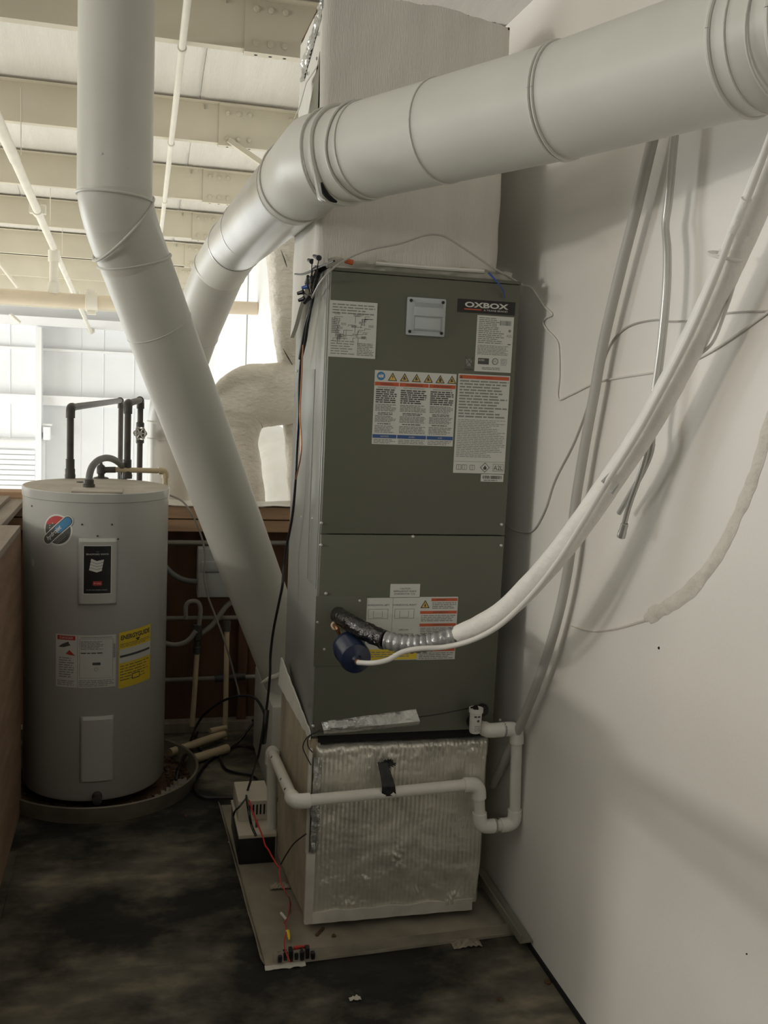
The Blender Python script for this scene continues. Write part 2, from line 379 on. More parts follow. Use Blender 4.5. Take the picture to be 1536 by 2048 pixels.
# back half wall
wb = B().box((-1.6, 4.31, 0), (W - .004, 4.33, 1.0)).build('wall_back', 'osb', None, smooth=False, **ST)
for (z0, z1, y0) in ((.962, 1.016, 4.215), (.905, .957, 4.222)):
    for (a, c) in ((-1.6, -.05), (-.047, W - .004)): B().box((a, y0, z0), (c, 4.345, z1), .003).build('top_rail', 'lumber', wb, smooth=False)
B().box((-1.6, 4.23, 1.016), (-.33, 4.34, 1.062), .003).build('cap_lumber', 'lumber', wb, smooth=False)
B().grid(lambda u, v: Vector((.02 + 1.06 * u, 4.20 + .17 * v, 1.0175 + .006 * (1 + nz((u * 9, v * 3, 1), 1.5)))), 40, 6, None, (0, 0, -.003)).build('paper_facing', 'whitetrim', wb)
B().box((-.5, 4.24, 0), (W - .004, 4.305, .045), .003).build('bottom_plate', 'plydust', wb, smooth=False)
for x in (-.35, .06, .47, .88): B().box((x - .02, 4.262, .047), (x + .02, 4.308, .903), .002).build('stud', 'osb', wb, smooth=False)
# ------------------------------------------------------------------ setting: warehouse beyond
def zc(y): return 3.44 - .06 * y
B().box((-12, -3, -3.0), (8, 17.6, -2.8)).build('floor_warehouse', 'concrete', None, smooth=False, **ST)
wf = B().box((-12, 17.2, -2.8), (8, 17.35, 2.9)).build('wall_far', 'insulw', None, smooth=False, **ST)
for px in (20, 162, 207, 268):
    x = [-2.0421, -0.9307, -0.5707, -0.0767][(20, 162, 207, 268).index(px)]
    B().tube([(x, 17.197, -2.7), (x, 17.197, 2.35)], .010, 6).build('panel_seam', 'insulw', wf)
gz = [1.9073, 1.0715]
B().box((-11, 17.10, gz[0] - .02), (1.0, 17.2, gz[0] + .02)).build('girt', 'door', wf, smooth=False)
B().box((-11, 17.00, gz[1] - .07), (1.0, 17.2, gz[1] + .07)).build('girt', 'door', wf, smooth=False)
B().box((-11, 16.98, gz[1] + .05), (1.0, 17.02, gz[1] + .09)).build('girt_lip', 'door', wf, smooth=False)
ex = [-1.6164, -1.5241]
B().box((ex[0], 16.85, -2.8), (ex[1], 17.2, 2.25)).build('column', 'door', wf, smooth=False)
B().box((-11, 16.9, 2.28), (1.1, 17.2, 2.42)).build('eave_strut', 'door', wf, smooth=False)
# roll up door
dr = (-3.0811, -0.402, -1.5871, 0.4347)
rd = B().box((dr[0] - .2, 17.08, -2.8), (dr[2], 17.18, dr[3])).build('door_1', 'door', None, smooth=False, **ST)
z = dr[3] - .18; i = 0
while z > -2.7:
    B().box((dr[0], 17.03, z - .075), (dr[2] - .05, 17.09, z), .02).build('door_slat', 'door', rd, smooth=False); z -= .085; i += 1
    if i > 20: break
B().box((dr[2] - .02, 16.98, -2.8), (dr[2] + .10, 17.19, dr[3] + .12), .01).build('door_jamb', 'door', rd, smooth=False)
B().tube([(dr[0], 16.99, dr[3] - .08), (dr[2] - .02, 16.99, dr[3] - .08)], .07, 12).build('door_header_roll', 'door', rd)
bx = (-1.4943, 0.4393, -1.3848, 0.7137)
th = thing('door_opener', (bx[0], 16.9, bx[1]), 'small white operator box on far wall beside the roll-up door', 'opener')
B().box((bx[0], 16.85, bx[1]), (bx[2], 17.0, bx[3] - .06), .01).build('box', 'door', th, smooth=False)
B().box((bx[0] - .03, 16.9, bx[3] - .045), (bx[2] + .02, 17.0, bx[3] - .01), .01).build('bracket', 'door', th, smooth=False)
# rear part of the right wall, with seams
w2 = B().box((W + .001, 4.352, -2.8), (W + .1, 17.198, 3.2)).build('wall_right_rear', 'insulw', None, smooth=False, **ST)
for y in (10.491,): B().tube([(W, y, -2.7), (W, y, 2.75)], .012, 6).build('panel_seam', 'greybox', w2)
# ceiling insulation, one drooping strip per bay and lane
ce = B().box((-12, -3, 3.66), (8, 17.3, 3.7)).build('ceiling', 'insulw', None, smooth=False, **ST)
YP = [1.90, 3.44, 4.98, 6.54, 8.10, 9.63, 11.15, 12.69, 14.2, 15.7]
PH = .235
edges = [0.3] + YP + [17.2]
for k in range(len(edges) - 1):
    y0, y1 = edges[k], edges[k + 1]
    for (x0, x1) in ((-9, -5.4), (-5.4, -3.2), (-3.2, -1.05), (-1.05, .35), (.35, 2.2), (2.2, 5)):
        def sag(u, v, x0=x0, x1=x1, y0=y0, y1=y1):
            x = x0 + .001 + (x1 - x0 - .002) * u; y = y0 + (y1 - y0) * v; z = zc(y) + PH + .012
            s = math.sin(math.pi * v) ** .8
            z += .075 * s - .01 + .006 * nz((x * 2.2, y * .7, k), 1) * s + .0018 * math.sin(x * 60 + 2 * nz((x, y, 3), 1)) * s
            if u == 0 or u == 1: z += .006
            return Vector((x, y, z))
        nn = 50 if x0 > -4 and x1 < 3 else 12
        B().grid(sag, nn, 10, None, (0, 0, .004)).build('insulation_strip', 'insul', ce, ang=80)
# roof purlins
names = ['hidden', 'hidden', 'nearest tan roof purlin at the top edge of the picture', 'second tan roof purlin down from the top, with a diagonal brace', 'third tan roof purlin down from the top, beside the conduit', 'fourth tan roof purlin from the top', 'fifth roof purlin from the top, above the white riser pipe', 'sixth roof purlin from the top, crossed by the riser pipe', 'seventh roof purlin from the top, just above the thick tan main pipe', 'last roof purlin before the far wall, behind the tan main pipe']
XL = .47
for k, y in enumerate(YP):
    if k < 2: continue
    z = zc(y); lab = names[k] if k >= 2 else 'roof purlin above and behind the tall insulated plenum'
    t = thing('roof_purlin', (XL, y, z), lab, 'purlin', 'steel roof purlins')
    def zsec(b, xa, xb, y, z, h):
        b.box((xa, y, z), (xb, y + .006, z + h)); b.box((xa, y + .006, z), (xb, y + .065, z + .005)); b.box((xa, y + .060, z + .005), (xb, y + .065, z + .022)); b.box((xa, y - .06, z + h - .004), (xb, y, z + h))
        return b
    zsec(B(), -9, XL + .4, y, z, PH).build('beam', 'purlin', t, smooth=False)
    zsec(B(), XL, 5, y - .008, z - .014, PH + .008).build('lapped_beam', 'purlin', t, smooth=False)
    if k < 8:
        for dx in (.055, .125, .195, .46):
            for dz in (.03, .185):
                B().lathe([(0, .012), (.011, .012), (.012, .006), (.016, .004), (.016, 0)], (XL + dx, y - .0085, z + dz), (0, -1, 0), 8).build('bolt', 'purlin', t)
        for dx in (.06, .13, .20): B().lathe([(0, .0006), (.009, .0006), (.009, 0)], (XL + dx, y + .03, z - .0142), (0, 0, -1), 8).build('bolt_hole', 'gap', t)
    for x in (-4.2, -2.4, -.95, -.3, .38): B().box((x, y - .012, z + PH - .04), (x + .004, y - .001, z + PH - .012)).build('screw_tip', 'greybox', t)
    if k in (3, 6):
        a = Vector((XL + .06, y - .02, z + .02)); b2 = a + Vector((.48, .04, -.26))
        B().box((-.018, -.016, 0), (.018, .016, (b2 - a).length), M4=Matrix.Translation(a) @ (b2 - a).to_track_quat('Z', 'Y').to_matrix().to_4x4()).build('flange_brace', 'purlin', t, smooth=False)
# sprinkler piping and conduit under the roof
bxp = -0.7617
t = thing('sprinkler_branch_pipe', (bxp, 9.6, 2.66), 'long cream sprinkler branch pipe running away under the roof at left', 'pipe')
B().tube([(bxp, 3.2, 3.06), (bxp, 6.68, 2.848)], .034, 12).build('pipe', 'pipew', t)
B().tube([(bxp, 6.68, 2.848), (bxp, 9.6, 2.667)], .030, 12).build('pipe', 'pipew', t)
B().tube([(bxp, 9.6, 2.667), (bxp, 16.9, 2.223)], .028, 12).build('pipe', 'pipew', t)
for y in (8.1, 12.6, 16.9):
    z = 2.848 - (y - 6.68) * .0602
    B().tube([(bxp, y - .05, z + .003), (bxp, y + .05, z - .003)], .042, 12).build('coupling', 'pipew', t)
    for s in (-1, 1): B().box((bxp + s * .04 - .02, y - .03, z - .02), (bxp + s * .04 + .02, y + .03, z + .05), .006).build('coupling_ear', 'pipew', t)
for y in (6.54, 8.6, 9.9): B().tube([(bxp + .05, y, 2.848 - (y - 6.68) * .06), (bxp + .05, y, zc(y) + .2)], .004, 6).build('hanger_rod', 'pipew', t)
t = thing('sprinkler_main_pipe', (-.8, 9.6, 2.1), 'thick tan sprinkler main pipe crossing level in front of far wall', 'pipe')
mp_ = [(-1.4773, 9.6, 2.2127), (-0.4305, 9.6, 2.2109), (1.1016, 9.6, 2.25)]
B().tube([(-6, 9.6, mp_[0][2] + .03), mp_[1]], .066, 18).build('pipe', 'pipem', t); B().tube([mp_[1], (W - .002, 9.6, mp_[2][2])], .062, 18).build('pipe', 'pipem', t)
B().lathe([(.06, -.055), (.088, -.05), (.088, .05), (.06, .055)], mp_[1], (1, 0, 0), 18).build('grooved_coupling', 'pipew', t)
for s in (-1, 1): B().box((mp_[1][0] - .04, 9.56, mp_[1][2] + s * .09 - .025), (mp_[1][0] + .04, 9.64, mp_[1][2] + s * .09 + .025), .008).build('coupling_bolt', 'pipew', t)
t = thing('sprinkler_riser_pipe', (bxp, 9.6, 2.15), 'short vertical cream riser pipe joining the tan main to the branch', 'pipe')
rp = (-0.7602, 9.6, 2.2432)
B().tube([(bxp, 9.6, rp[2]), (bxp, 9.6, 2.66)], .040, 14).build('pipe', 'pipew', t)
for z in (rp[2] + .07, 2.60): B().tube([(bxp, 9.6, z - .05), (bxp, 9.6, z + .05)], .052, 14).build('collar', 'pipew', t)
cd = [(0.1925, 4.4113, 3.1453), (0.1788, 4.9427, 3.1134)]
cx = 0.1788
t = thing('electrical_conduit', (cx, 6, 3.0), 'thin cream conduit strapped under the purlins, right of the vertical duct', 'conduit')
B().tube([(cx, y, zc(y) - .03) for y in (1, 4.97, 9.7)], .017, 12).build('tube', 'pipew', t)
for y in (5.0, 6.56, 8.12, 9.63): B().lathe([(.018, -.02), (.023, -.015), (.023, .015), (.018, .02)], (cx, y, zc(y) - .03), (0, 1, -.06), 12).build('strap', 'pipew', t)
wire('hanger_pipe', [(-1.5459, 11.0, 2.8113), (-1.2271, 11.0, 2.4056)], .018, 'pipew', 'thin white slanted pipe above the tan main pipe at far left', 'pipe', sm=0)
wire('ceiling_brace', [(-1.9587, 16.5, 2.4142), (-1.8116, 16.5, 2.2847)], .03, 'pipew', 'short white brace under the eave at far left', 'brace', sm=0)
# ------------------------------------------------------------------ round ducts
R0 = .105
def vlerp(a, b, t): return tuple(a[i] + (b[i] - a[i]) * t for i in range(3))
d1 = [(-.073, 3.005, 3.42), (-.073, 3.005, 2.055), (-.046, 3.045, 1.965), (-.016, 3.098, 1.900), (.574, 3.70, .46), (.66, 3.79, .25)]
t = thing('round_duct', (-.073, 3.005, .3), 'grey-white round duct dropping from the roof then slanting behind the air handler', 'duct')
A_, Q_, C_ = Vector((-.073, 3.005, 2.085)), Vector((-.073, 3.012, 2.025)), Vector(d1[3])
arc = [A_ * (1 - u) ** 2 + Q_ * 2 * u * (1 - u) + C_ * u * u for u in [k / 8 for k in range(9)]]
d1s = [d1[0]] + [tuple(p) for p in arc] + d1[4:]
for (nm, a_, c_) in (('vertical_section', 0, 1), ('elbow_gore', 1, 5), ('elbow_gore', 5, 9), ('slanted_section', 9, 11)):
    B().tube(d1s, R0, 56, caps=False, sl=(a_, c_)).build(nm, 'duct', t)
dx = Vector(d1[4]) - Vector(d1[3])
b = B(); ring(b, (-.073, 3.005, 2.062), (0, 0, 1), (.04, 0, 1), R0 + .0012, .0042); b.build('seam_bead', 'duct', t)
b = B(); ring(b, (-.049, 3.040, 1.982), (.3, .35, -1), (.75, .30, -.62), R0 + .0022, .004); b.build('seam_bead', 'duct', t)
b = B(); ring(b, d1[3], dx, (.24, .27, -1), R0 + .0015, .0045); b.build('seam_bead', 'duct', t)
b = B(); ring(b, vlerp(d1[3], d1[4], .13), dx, (.42, .3, -.8), R0 + .0002, .0016, wob=.004); b.build('lap_joint', 'duct', t)
for (z, a) in ((2.16, -1.9), (2.13, -1.2)): B().lathe([(0, .003), (.003, .002), (.003, 0)], (-.073 + R0 * math.cos(a), 3.005 + R0 * math.sin(a), z), (math.cos(a), math.sin(a), 0), 8).build('screw', 'duct', t)
tie = [(0.4653, 3.5614, 0.4338), (0.4934, 3.5369, 0.4599), (0.5251, 3.5505, 0.4665), (0.5624, 3.6232, 0.4592)]
B().tube(tie, [.004, .009, .009, .007], 8, sm=4).build('tape_tie', 'wrap', t)
B().box((.50, 3.50, 0), (1.05, 4.05, .36), .01).build('floor_boot', 'duct', t)

d2 = [(.992, 1.215, 3.4), (.992, 1.215, 2.22), (.984, 1.250, 2.135), (.925, 1.395, 2.113), (.775, 1.775, 2.108), (.478, 2.262, 2.086), (.412, 2.37, 2.085), (.405, 2.52, 2.084), (.385, 3.0, 2.086), (.362, 3.95, 2.086), (.318, 4.16, 2.01), (.235, 4.44, 1.76), (.165, 4.68, 1.50), (.15, 4.74, 1.35), (.15, 4.74, -.6)]
t = thing('round_duct', (.5, 2.3, 1.98), 'large round duct crossing the upper right, bare metal where it turns away', 'duct')
d2s = d2[:8] + [vlerp(d2[7], d2[9], .12)] + d2[9:]
for (nm, a_, c_, mk) in (('riser_elbow', 0, 3, 'duct'), ('front_section', 3, 5, 'duct'), ('corner_elbow', 5, 8, 'duct'), ('bare_metal_section', 8, 9, 'ductshiny'), ('elbow_gore', 9, 10, 'duct'), ('elbow_gore', 10, 11, 'duct'), ('elbow_gore', 11, 13, 'duct'), ('riser_section', 13, 14, 'duct')):
    B().tube(d2s, R0, 56, caps=False, sl=(a_, c_)).build(nm, mk, t)
d2 = d2[1:]
def bead(c, ax, nrm=None, rt=.0042, dr=.001, nm='seam_bead', mk='duct', wob=0.):
    b = B(); ring(b, c, ax, nrm or ax, R0 + dr, rt, wob=wob); return b.build(nm, mk, t)
ax2 = Vector(d2[3]) - Vector(d2[4])
for u in (.06, .45, ): bead(vlerp(d2[4], d2[3], u), ax2, rt=.0022, dr=.001)
bead(vlerp(d2[4], d2[3], .02), ax2, rt=.003, dr=.003, wob=.01)
for u in (.98, .965): bead(vlerp(d2[4], d2[3], u), ax2, rt=.0032)
ax3 = Vector(d2[2]) - Vector(d2[3])
bead(vlerp(d2[3], d2[2], .93), ax3); bead(vlerp(d2[3], d2[2], 1.0), ax3, rt=.002)
bead(vlerp(d2[3], d2[2], 1.10), ax3, rt=.002, dr=.003, wob=.008); bead(vlerp(d2[3], d2[2], 1.18), ax3, rt=.005, dr=.004)
axe = Vector(d2[5]) - Vector(d2[4])
bead(vlerp(d2[4], d2[5], .35), axe, rt=.006, dr=.003, wob=.012, nm='torn_collar'); bead(vlerp(d2[4], d2[5], .62), axe, rt=.003, dr=.004, wob=.01)
bead(vlerp(d2[6], d2[7], .19), (0, 1, 0), rt=.0025, dr=.002); bead(vlerp(d2[6], d2[7], .32), (0, 1, 0), rt=.001, dr=-.0005)
bead(d2[8], (0, 1, 0), (0, 1, -.25), rt=.0035, mk='ductshiny'); bead(vlerp(d2[7], d2[8], .55), (0, 1, 0), rt=.001, dr=-.001, mk='ductshiny')
bead(d2[9], Vector(d2[10]) - Vector(d2[9]), rt=.0035); bead(d2[10], Vector(d2[11]) - Vector(d2[10]), rt=.0025); bead(d2[12], (0, 0, 1), rt=.0035); bead((.15, 4.74, 1.27), (0, 0, 1), rt=.0025)
# torn strip hanging at the collar
tr = [(0.3679, 2.2046, 2.0256), (0.373, 2.1884, 1.9912), (0.378, 2.1729, 1.9625), (0.3868, 2.1591, 1.9536)]
B().tube(tr, [.003, .005, .006, .002], 6, sm=4).build('torn_strip', 'ductshiny', t)
B().tube([(0.3834, 2.1918, 1.9981), (0.3911, 2.187, 1.9767), (0.4041, 2.1819, 1.9632), (0.417, 2.1779, 1.9573)], [.002, .007, .006, .002], 8, sm=4).build('dark_tear', 'gap', t)
# ------------------------------------------------------------------ insulated plenum above the air handler
px0, px1, py0, py1, pz0, pz1 = .449, .962, 2.625, 3.03, 1.872, 2.55
t = thing('plenum_box', (.7, 2.83, pz0), 'tall grey-white insulation-wrapped plenum standing on the air handler', 'plenum')
def lump(p, a=.004): return a * nz(p, 4.5) + a * .6 * nz(p, 14)
def ptop(x): return pz1 + .012 - .028 * max(0, (x - .78) / .18) + .006 * nz((x, 0, 0), 22)
def pf(u, v):
    x = px0 + (px1 - px0) * u; z = pz0 + (ptop(x) - pz0) * v; e = min(u, 1 - u) * (px1 - px0)
    y = py0 + lump((x, 0, z)) + .010 * max(0, 1 - e / .02) ** 2; return Vector((x + .004 * nz((0, 1, z), 9) * (1 if u in (0, 1) else 0), y, z))
B().grid(pf, 46, 50, None, (0, .012, 0)).build('front_wrap', 'plenum', t, ang=70)
def pl(u, v):
    y = py0 + .012 + (py1 - py0 - .012) * u; z = pz0 - .20 * max(0, u - .12) * (1 if v < .5 else 0) * (1 - 2 * v if v < .5 else 0) + (pz1 - pz0) * v
    return Vector((px0 + lump((1, y, z)) + .003, y, z))
B().grid(pl, 30, 46, None, (.012, 0, 0)).build('side_wrap', 'plenum', t, ang=70)
B().box((px1 - .014, py0 + .012, pz0), (px1 - .002, py1, pz1 - .04)).build('side_wrap', 'plenum', t)
B().box((px0 + .006, py1 - .01, pz0), (px1 - .004, py1, pz1 - .01)).build('rear_wrap', 'plenum', t)
B().box((.66, py1 + .002, 1.90), (1.04, 3.95, 2.50), .01).build('rear_light_block', 'wrap', t)  # unseen box added to block light grazing the wall behind the plenum
def ptp(u, v): x = px0 + .004 + (px1 - px0 - .008) * u; return Vector((x, py0 + .004 + (py1 - py0 - .01) * v, ptop(x) + .006 * nz((u * 20, v * 6, 3), 1.4) * (1 if v < .3 else .3)))
B().grid(ptp, 60, 8, None, (0, 0, -.006)).build('torn_top_edge', 'rust', t)
# bright crumpled tape and loose metal strap on the left side
def crm(u, v):
    y = py0 + .01 + .30 * u; z = 2.52 - .10 * u + (.03 + .02 * u) * v
    return Vector((px0 - .004 - .012 * abs(nz((u * 14, v * 3, 5), 1.6)), y, z))
B().grid(crm, 40, 6, None, (.006, 0, 0)).build('crumpled_tape', 'foil', t, ang=20)
strap = [(0.444, 2.6729, 2.3887), (0.435, 2.7925, 2.379), (0.415, 2.7724, 2.3059), (0.385, 2.6953, 2.2385), (0.35, 2.5926, 2.1675)]
def stf(u, v):
    i = min(int(u * (len(strap) - 1)), len(strap) - 2); q = u * (len(strap) - 1) - i; p = Vector(strap[i]).lerp(Vector(strap[i + 1]), q)
    return p + Vector((.004, .032 * (.15 + math.sin(math.pi * min(u * 1.2, 1))), .012)) * (v - .5)
B().grid(stf, 24, 2, None, (.0015, 0, 0)).build('loose_strap', 'duct', t)
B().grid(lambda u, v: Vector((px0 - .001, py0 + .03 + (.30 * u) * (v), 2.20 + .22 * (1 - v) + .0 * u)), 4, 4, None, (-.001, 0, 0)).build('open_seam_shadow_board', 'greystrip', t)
for u_ in [(0.446, 2.6954, 2.4761), (0.446, 2.8394, 2.4836), (0.446, 2.6973, 2.415), (0.446, 2.8506, 2.4204)]:
    B().lathe([(0, .004), (.004, .003), (.005, 0)], (px0 - .001, u_[1], u_[2]), (-1, 0, 0), 8).build('rivet', 'greybox', t)
# white tape over the joint of plenum and cabinet
def jt(u, v):
    x = px0 + .03 + .52 * u; return Vector((x, py0 - .012 - .012 * v + .006 * nz((u * 22, v * 2, 2), 1), 1.866 + .035 * v * (.6 + .6 * abs(nz((u * 9, 0, 7), 1))) ))
B().grid(jt, 60, 4, None, (0, .004, 0)).build('joint_tape', 'whitetrim', t, ang=30)
wire('white_rod', [(0.6099, 2.6, 1.8851), (0.7604, 2.6, 1.8845), (0.915, 2.6, 1.8865)], .0055, 'whitewire', 'white sheathed sensor rod lying along the top edge of the air handler', 'rod', sm=0)
wire('orange_connector', [(0.5214, 2.58, 1.8841), (0.543, 2.58, 1.8806)], .007, 'jacketr', 'small orange wire connector on top front of the air handler', 'connector', sm=0)

# ------------------------------------------------------------------ air handler
AX0, AX1, AY1, AZ0, AZ1 = .4817, 1.0152, 3.117, .5817, 1.8642
ah = thing('air_handler', ((AX0 + AX1) / 2, 2.85, AZ0), 'tall slate-grey air handler cabinet covered with labels, standing on a foil-wrapped box', 'air handler')
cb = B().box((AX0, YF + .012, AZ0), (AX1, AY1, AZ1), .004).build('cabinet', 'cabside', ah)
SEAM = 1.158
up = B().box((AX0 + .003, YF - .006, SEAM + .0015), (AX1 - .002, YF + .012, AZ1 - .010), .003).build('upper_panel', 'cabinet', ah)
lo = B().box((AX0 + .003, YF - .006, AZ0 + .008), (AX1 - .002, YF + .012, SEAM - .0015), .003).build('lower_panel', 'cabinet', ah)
B().box((AX0 + .001, YF - .008, AZ1 - .009), (AX1, YF + .014, AZ1), .002).build('top_flange', 'cabinet', ah)
B().box((AX0 + .02, YF + .004, AZ0 - .016), (AX1 - .02, YF + .3, AZ0 + .006)).build('filter_slot', 'gap', ah)
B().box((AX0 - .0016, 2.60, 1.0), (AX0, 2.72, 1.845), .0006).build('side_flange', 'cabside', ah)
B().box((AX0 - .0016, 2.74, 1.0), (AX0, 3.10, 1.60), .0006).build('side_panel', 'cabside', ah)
for p in [(0.4817, 2.689, 1.1838), (0.4817, 2.8765, 1.1616), (0.4817, 3.0611, 1.5966), (0.4817, 3.0948, 1.5214)]: B().lathe([(0, .003), (.004, .002), (.0045, 0)], (AX0 - .0015, p[1], p[2]), (-1, 0, 0), 8).build('side_screw', 'screw', cb)
def scr(par, pts):
    for p in pts: B().lathe([(0, .004), (.003, .0035), (.0048, .001), (.0048, 0)], (p[0], YF - .006, p[2]), (0, -1, 0), 10).build('screw', 'screw', par)
scr(up, [(0.4844, 2.572, 1.1882), (1.0013, 2.572, 1.1898)]); scr(lo, [(0.4854, 2.572, 1.128), (0.743, 2.572, 1.1534), (1.0037, 2.572, 1.1296), (0.5045, 2.572, 0.9939), (0.5991, 2.572, 0.9736), (0.484, 2.572, 0.9146), (0.5051, 2.572, 0.8383), (1.0344, 2.572, 0.6147), (0.4827, 2.572, 0.6193)])
fp = lambda off: (lambda x, z: Vector((x, YF - .006 - off, z)))
def lab(name, r, parent=ah, mk='paper', label=None, off=0.):
    b = B().box((r[0], YF - .007 - off, r[1]), (r[2], YF - .0055, r[3])).build(name, mk, parent, smooth=False)
    if label: b['label'] = label
    return b
F1 = fp(.0013)
def tri(b, mp, x, z, h, mk='amber'):
    w2 = h * .58
    b.poly(mp, [(x - w2, z - h / 2), (x + w2, z - h / 2), (x, z + h / 2)], 'ink')
def tri2(b, mp, x, z, h, mk='amber'):
    w2 = h * .40; b.poly(mp, [(x - w2, z - h * .40), (x + w2, z - h * .40), (x, z + h * .30)], mk)
# wiring diagram
r = (0.4853, 1.6328, 0.6123, 1.7793); L = lab('wiring_diagram', r, label='pale wiring diagram sheet'); b = B(); x0, z0, x1, z1 = r; wd, hh = x1 - x0, z1 - z0
b.lines(F1, x0 + .006, z1 - .035, x1 - .006, z1 - .006, 4, 'inkgrey', .4); b.lines(F1, x0 + .005, z0 + .006, x0 + wd * .55, z0 + .045, 6, 'inkgrey', .35); b.lines(F1, x0 + wd * .6, z0 + .006, x1 - .005, z0 + .04, 8, 'inkgrey', .5)
for i in range(26):
    xa = x0 + random.uniform(.06, .75) * wd; za = z0 + random.uniform(.32, .76) * hh; s = random.uniform(.006, .028)
    b.rect(F1, xa, za, min(xa + s, x1 - .004), za + .0009, 'ink'); b.rect(F1, xa, za - random.uniform(.004, .02), xa + .0009, za, 'ink')
for i in range(18):
    xa = x0 + random.uniform(.05, .85) * wd; za = z0 + random.uniform(.3, .76) * hh; b.lines(F1, xa, za, xa + .014, za + .007, 3, 'inkgrey', .5)
b.lines(F1, x0 + .005, z0 + hh * .42, x0 + .028, z0 + hh * .7, 9, 'inkgrey', .6)
b.build('print', None, L, smooth=False)
# frosted control window
r = (0.6924, 1.7003, 0.8017, 1.8021); x0, z0, x1, z1 = r; cx_, cz_ = (x0 + x1) / 2, (z0 + z1) / 2
cw = B().box((x0, YF - .014, z0), (x1, YF - .005, z1), .006).build('control_window', 'clear', ah)
B().box((x0 + .018, YF - .019, z0 + .014), (x1 - .010, YF - .013, z1 - .014), .003).build('lens', 'clear2', cw)
B().box((x0 + .019, YF - .022, z0 + .052), (x1 - .009, YF - .018, z0 + .076), .002).build('lens_bar', 'clear', cw)
B().box((x0 + .022, YF - .0205, z0 + .018), (x1 - .016, YF - .0185, z0 + .048), .001).build('lens_pane', 'clear', cw)
for sx in (x0 + .010, x1 - .010):
    for sz in (z0 + .010, z1 - .010): B().lathe([(0, .004), (.004, .003), (.0045, 0)], (sx, YF - .0138, sz), (0, -1, 0), 10).build('screw', 'black', cw)
# brand plate
r = (0.8354, 1.7715, 1.0011, 1.8064); x0, z0, x1, z1 = r; L = lab('brand_plate', r, mk='black', label='black brand plate with white lettering', off=.0005); b = B(); F2 = fp(.002); wd, hh = x1 - x0, z1 - z0
b.text(F2, 'OXBOX', x0 + wd * .50, z0 + hh * .60, hh * .42, 'paper', wd * .76, bold=.035)
b.rect(F2, x0 + wd * .11, z0 + hh * .20, x0 + wd * .41, z0 + hh * .29, 'red'); b.text(F2, 'A TRANE BRAND', x0 + wd * .66, z0 + hh * .235, hh * .13, 'paper', wd * .42)
b.build('print', None, L, smooth=False)
# rating label
r = (0.8937, 1.6145, 0.9999, 1.7661); x0, z0, x1, z1 = r; L = lab('rating_label', r, label='white rating label with barcode'); b = B(); wd, hh = x1 - x0, z1 - z0
b.lines(F1, x0 + .005, z1 - .034, x0 + wd * .6, z1 - .004, 6, 'inkgrey', .45); b.lines(F1, x0 + .005, z0 + hh * .5, x0 + wd * .76, z0 + hh * .78, 8, 'inkgrey', .45); b.lines(F1, x0 + .005, z0 + hh * .30, x1 - .012, z0 + hh * .48, 7, 'inkgrey', .45, .1)
for i in range(18): b.rect(F1, x0 + wd * .62 + i * wd * .018, z1 - .024, x0 + wd * .62 + i * wd * .018 + random.uniform(.0004, .0012), z1 - .011, 'ink')
b.rect(F1, x0 + wd * .08, z0 + hh * .13, x0 + wd * .38, z0 + hh * .24, 'ink'); b.text(fp(.0016), 'AHRI', x0 + wd * .17, z0 + hh * .205, hh * .035, 'paper')
b.disc(F1, x0 + wd * .55, z0 + hh * .19, .009, 'ink', 18); b.disc(fp(.0016), x0 + wd * .55, z0 + hh * .19, .0072, 'paper', 18); b.text(fp(.0019), 'ETL', x0 + wd * .55, z0 + hh * .19, .005, 'ink')
b.lines(F1, x0 + wd * .7, z0 + hh * .12, x1 - .012, z0 + hh * .25, 5, 'inkgrey', .4); b.lines(F1, x0 + wd * .2, z0 + .005, x1 - .02, z0 + .013, 2, 'inkgrey', .5)
b.rect(F1, x0 + wd * .86, z0 + hh * .50, x0 + wd * .95, z0 + hh * .515, 'ink'); b.disc(F1, x0 + wd * .9, z0 + hh * .75, .005, 'inkgrey', 4); b.text(F1, 'A2L', x0 + wd * .9, z0 + hh * .66, .007, 'inkgrey')
b.build('print', None, L, smooth=False)
# crossed out bin mark printed on the panel
r = (0.8646, 1.6159, 0.8885, 1.6527); x0, z0, x1, z1 = r; b = B(); F0 = fp(.0006); wd, hh = x1 - x0, z1 - z0
b.rect(F0, x0, z0, x1, z0 + .005, 'ink'); b.poly(F0, [(x0 + wd * .2, z0 + .012), (x0 + wd * .75, z0 + .012), (x0 + wd * .85, z1 - .006), (x0 + wd * .12, z1 - .006)], 'inkgrey')
for s in (0, 1): b.poly(F0 if s else fp(.0008), [(x0 + (wd if s else 0), z0 + .010), (x0 + (wd if s else 0) + .002, z0 + .010), (x0 + (0 if s else wd) + .002, z1), (x0 + (0 if s else wd), z1)], 'ink')
b.build('bin_mark', None, ah, smooth=False)
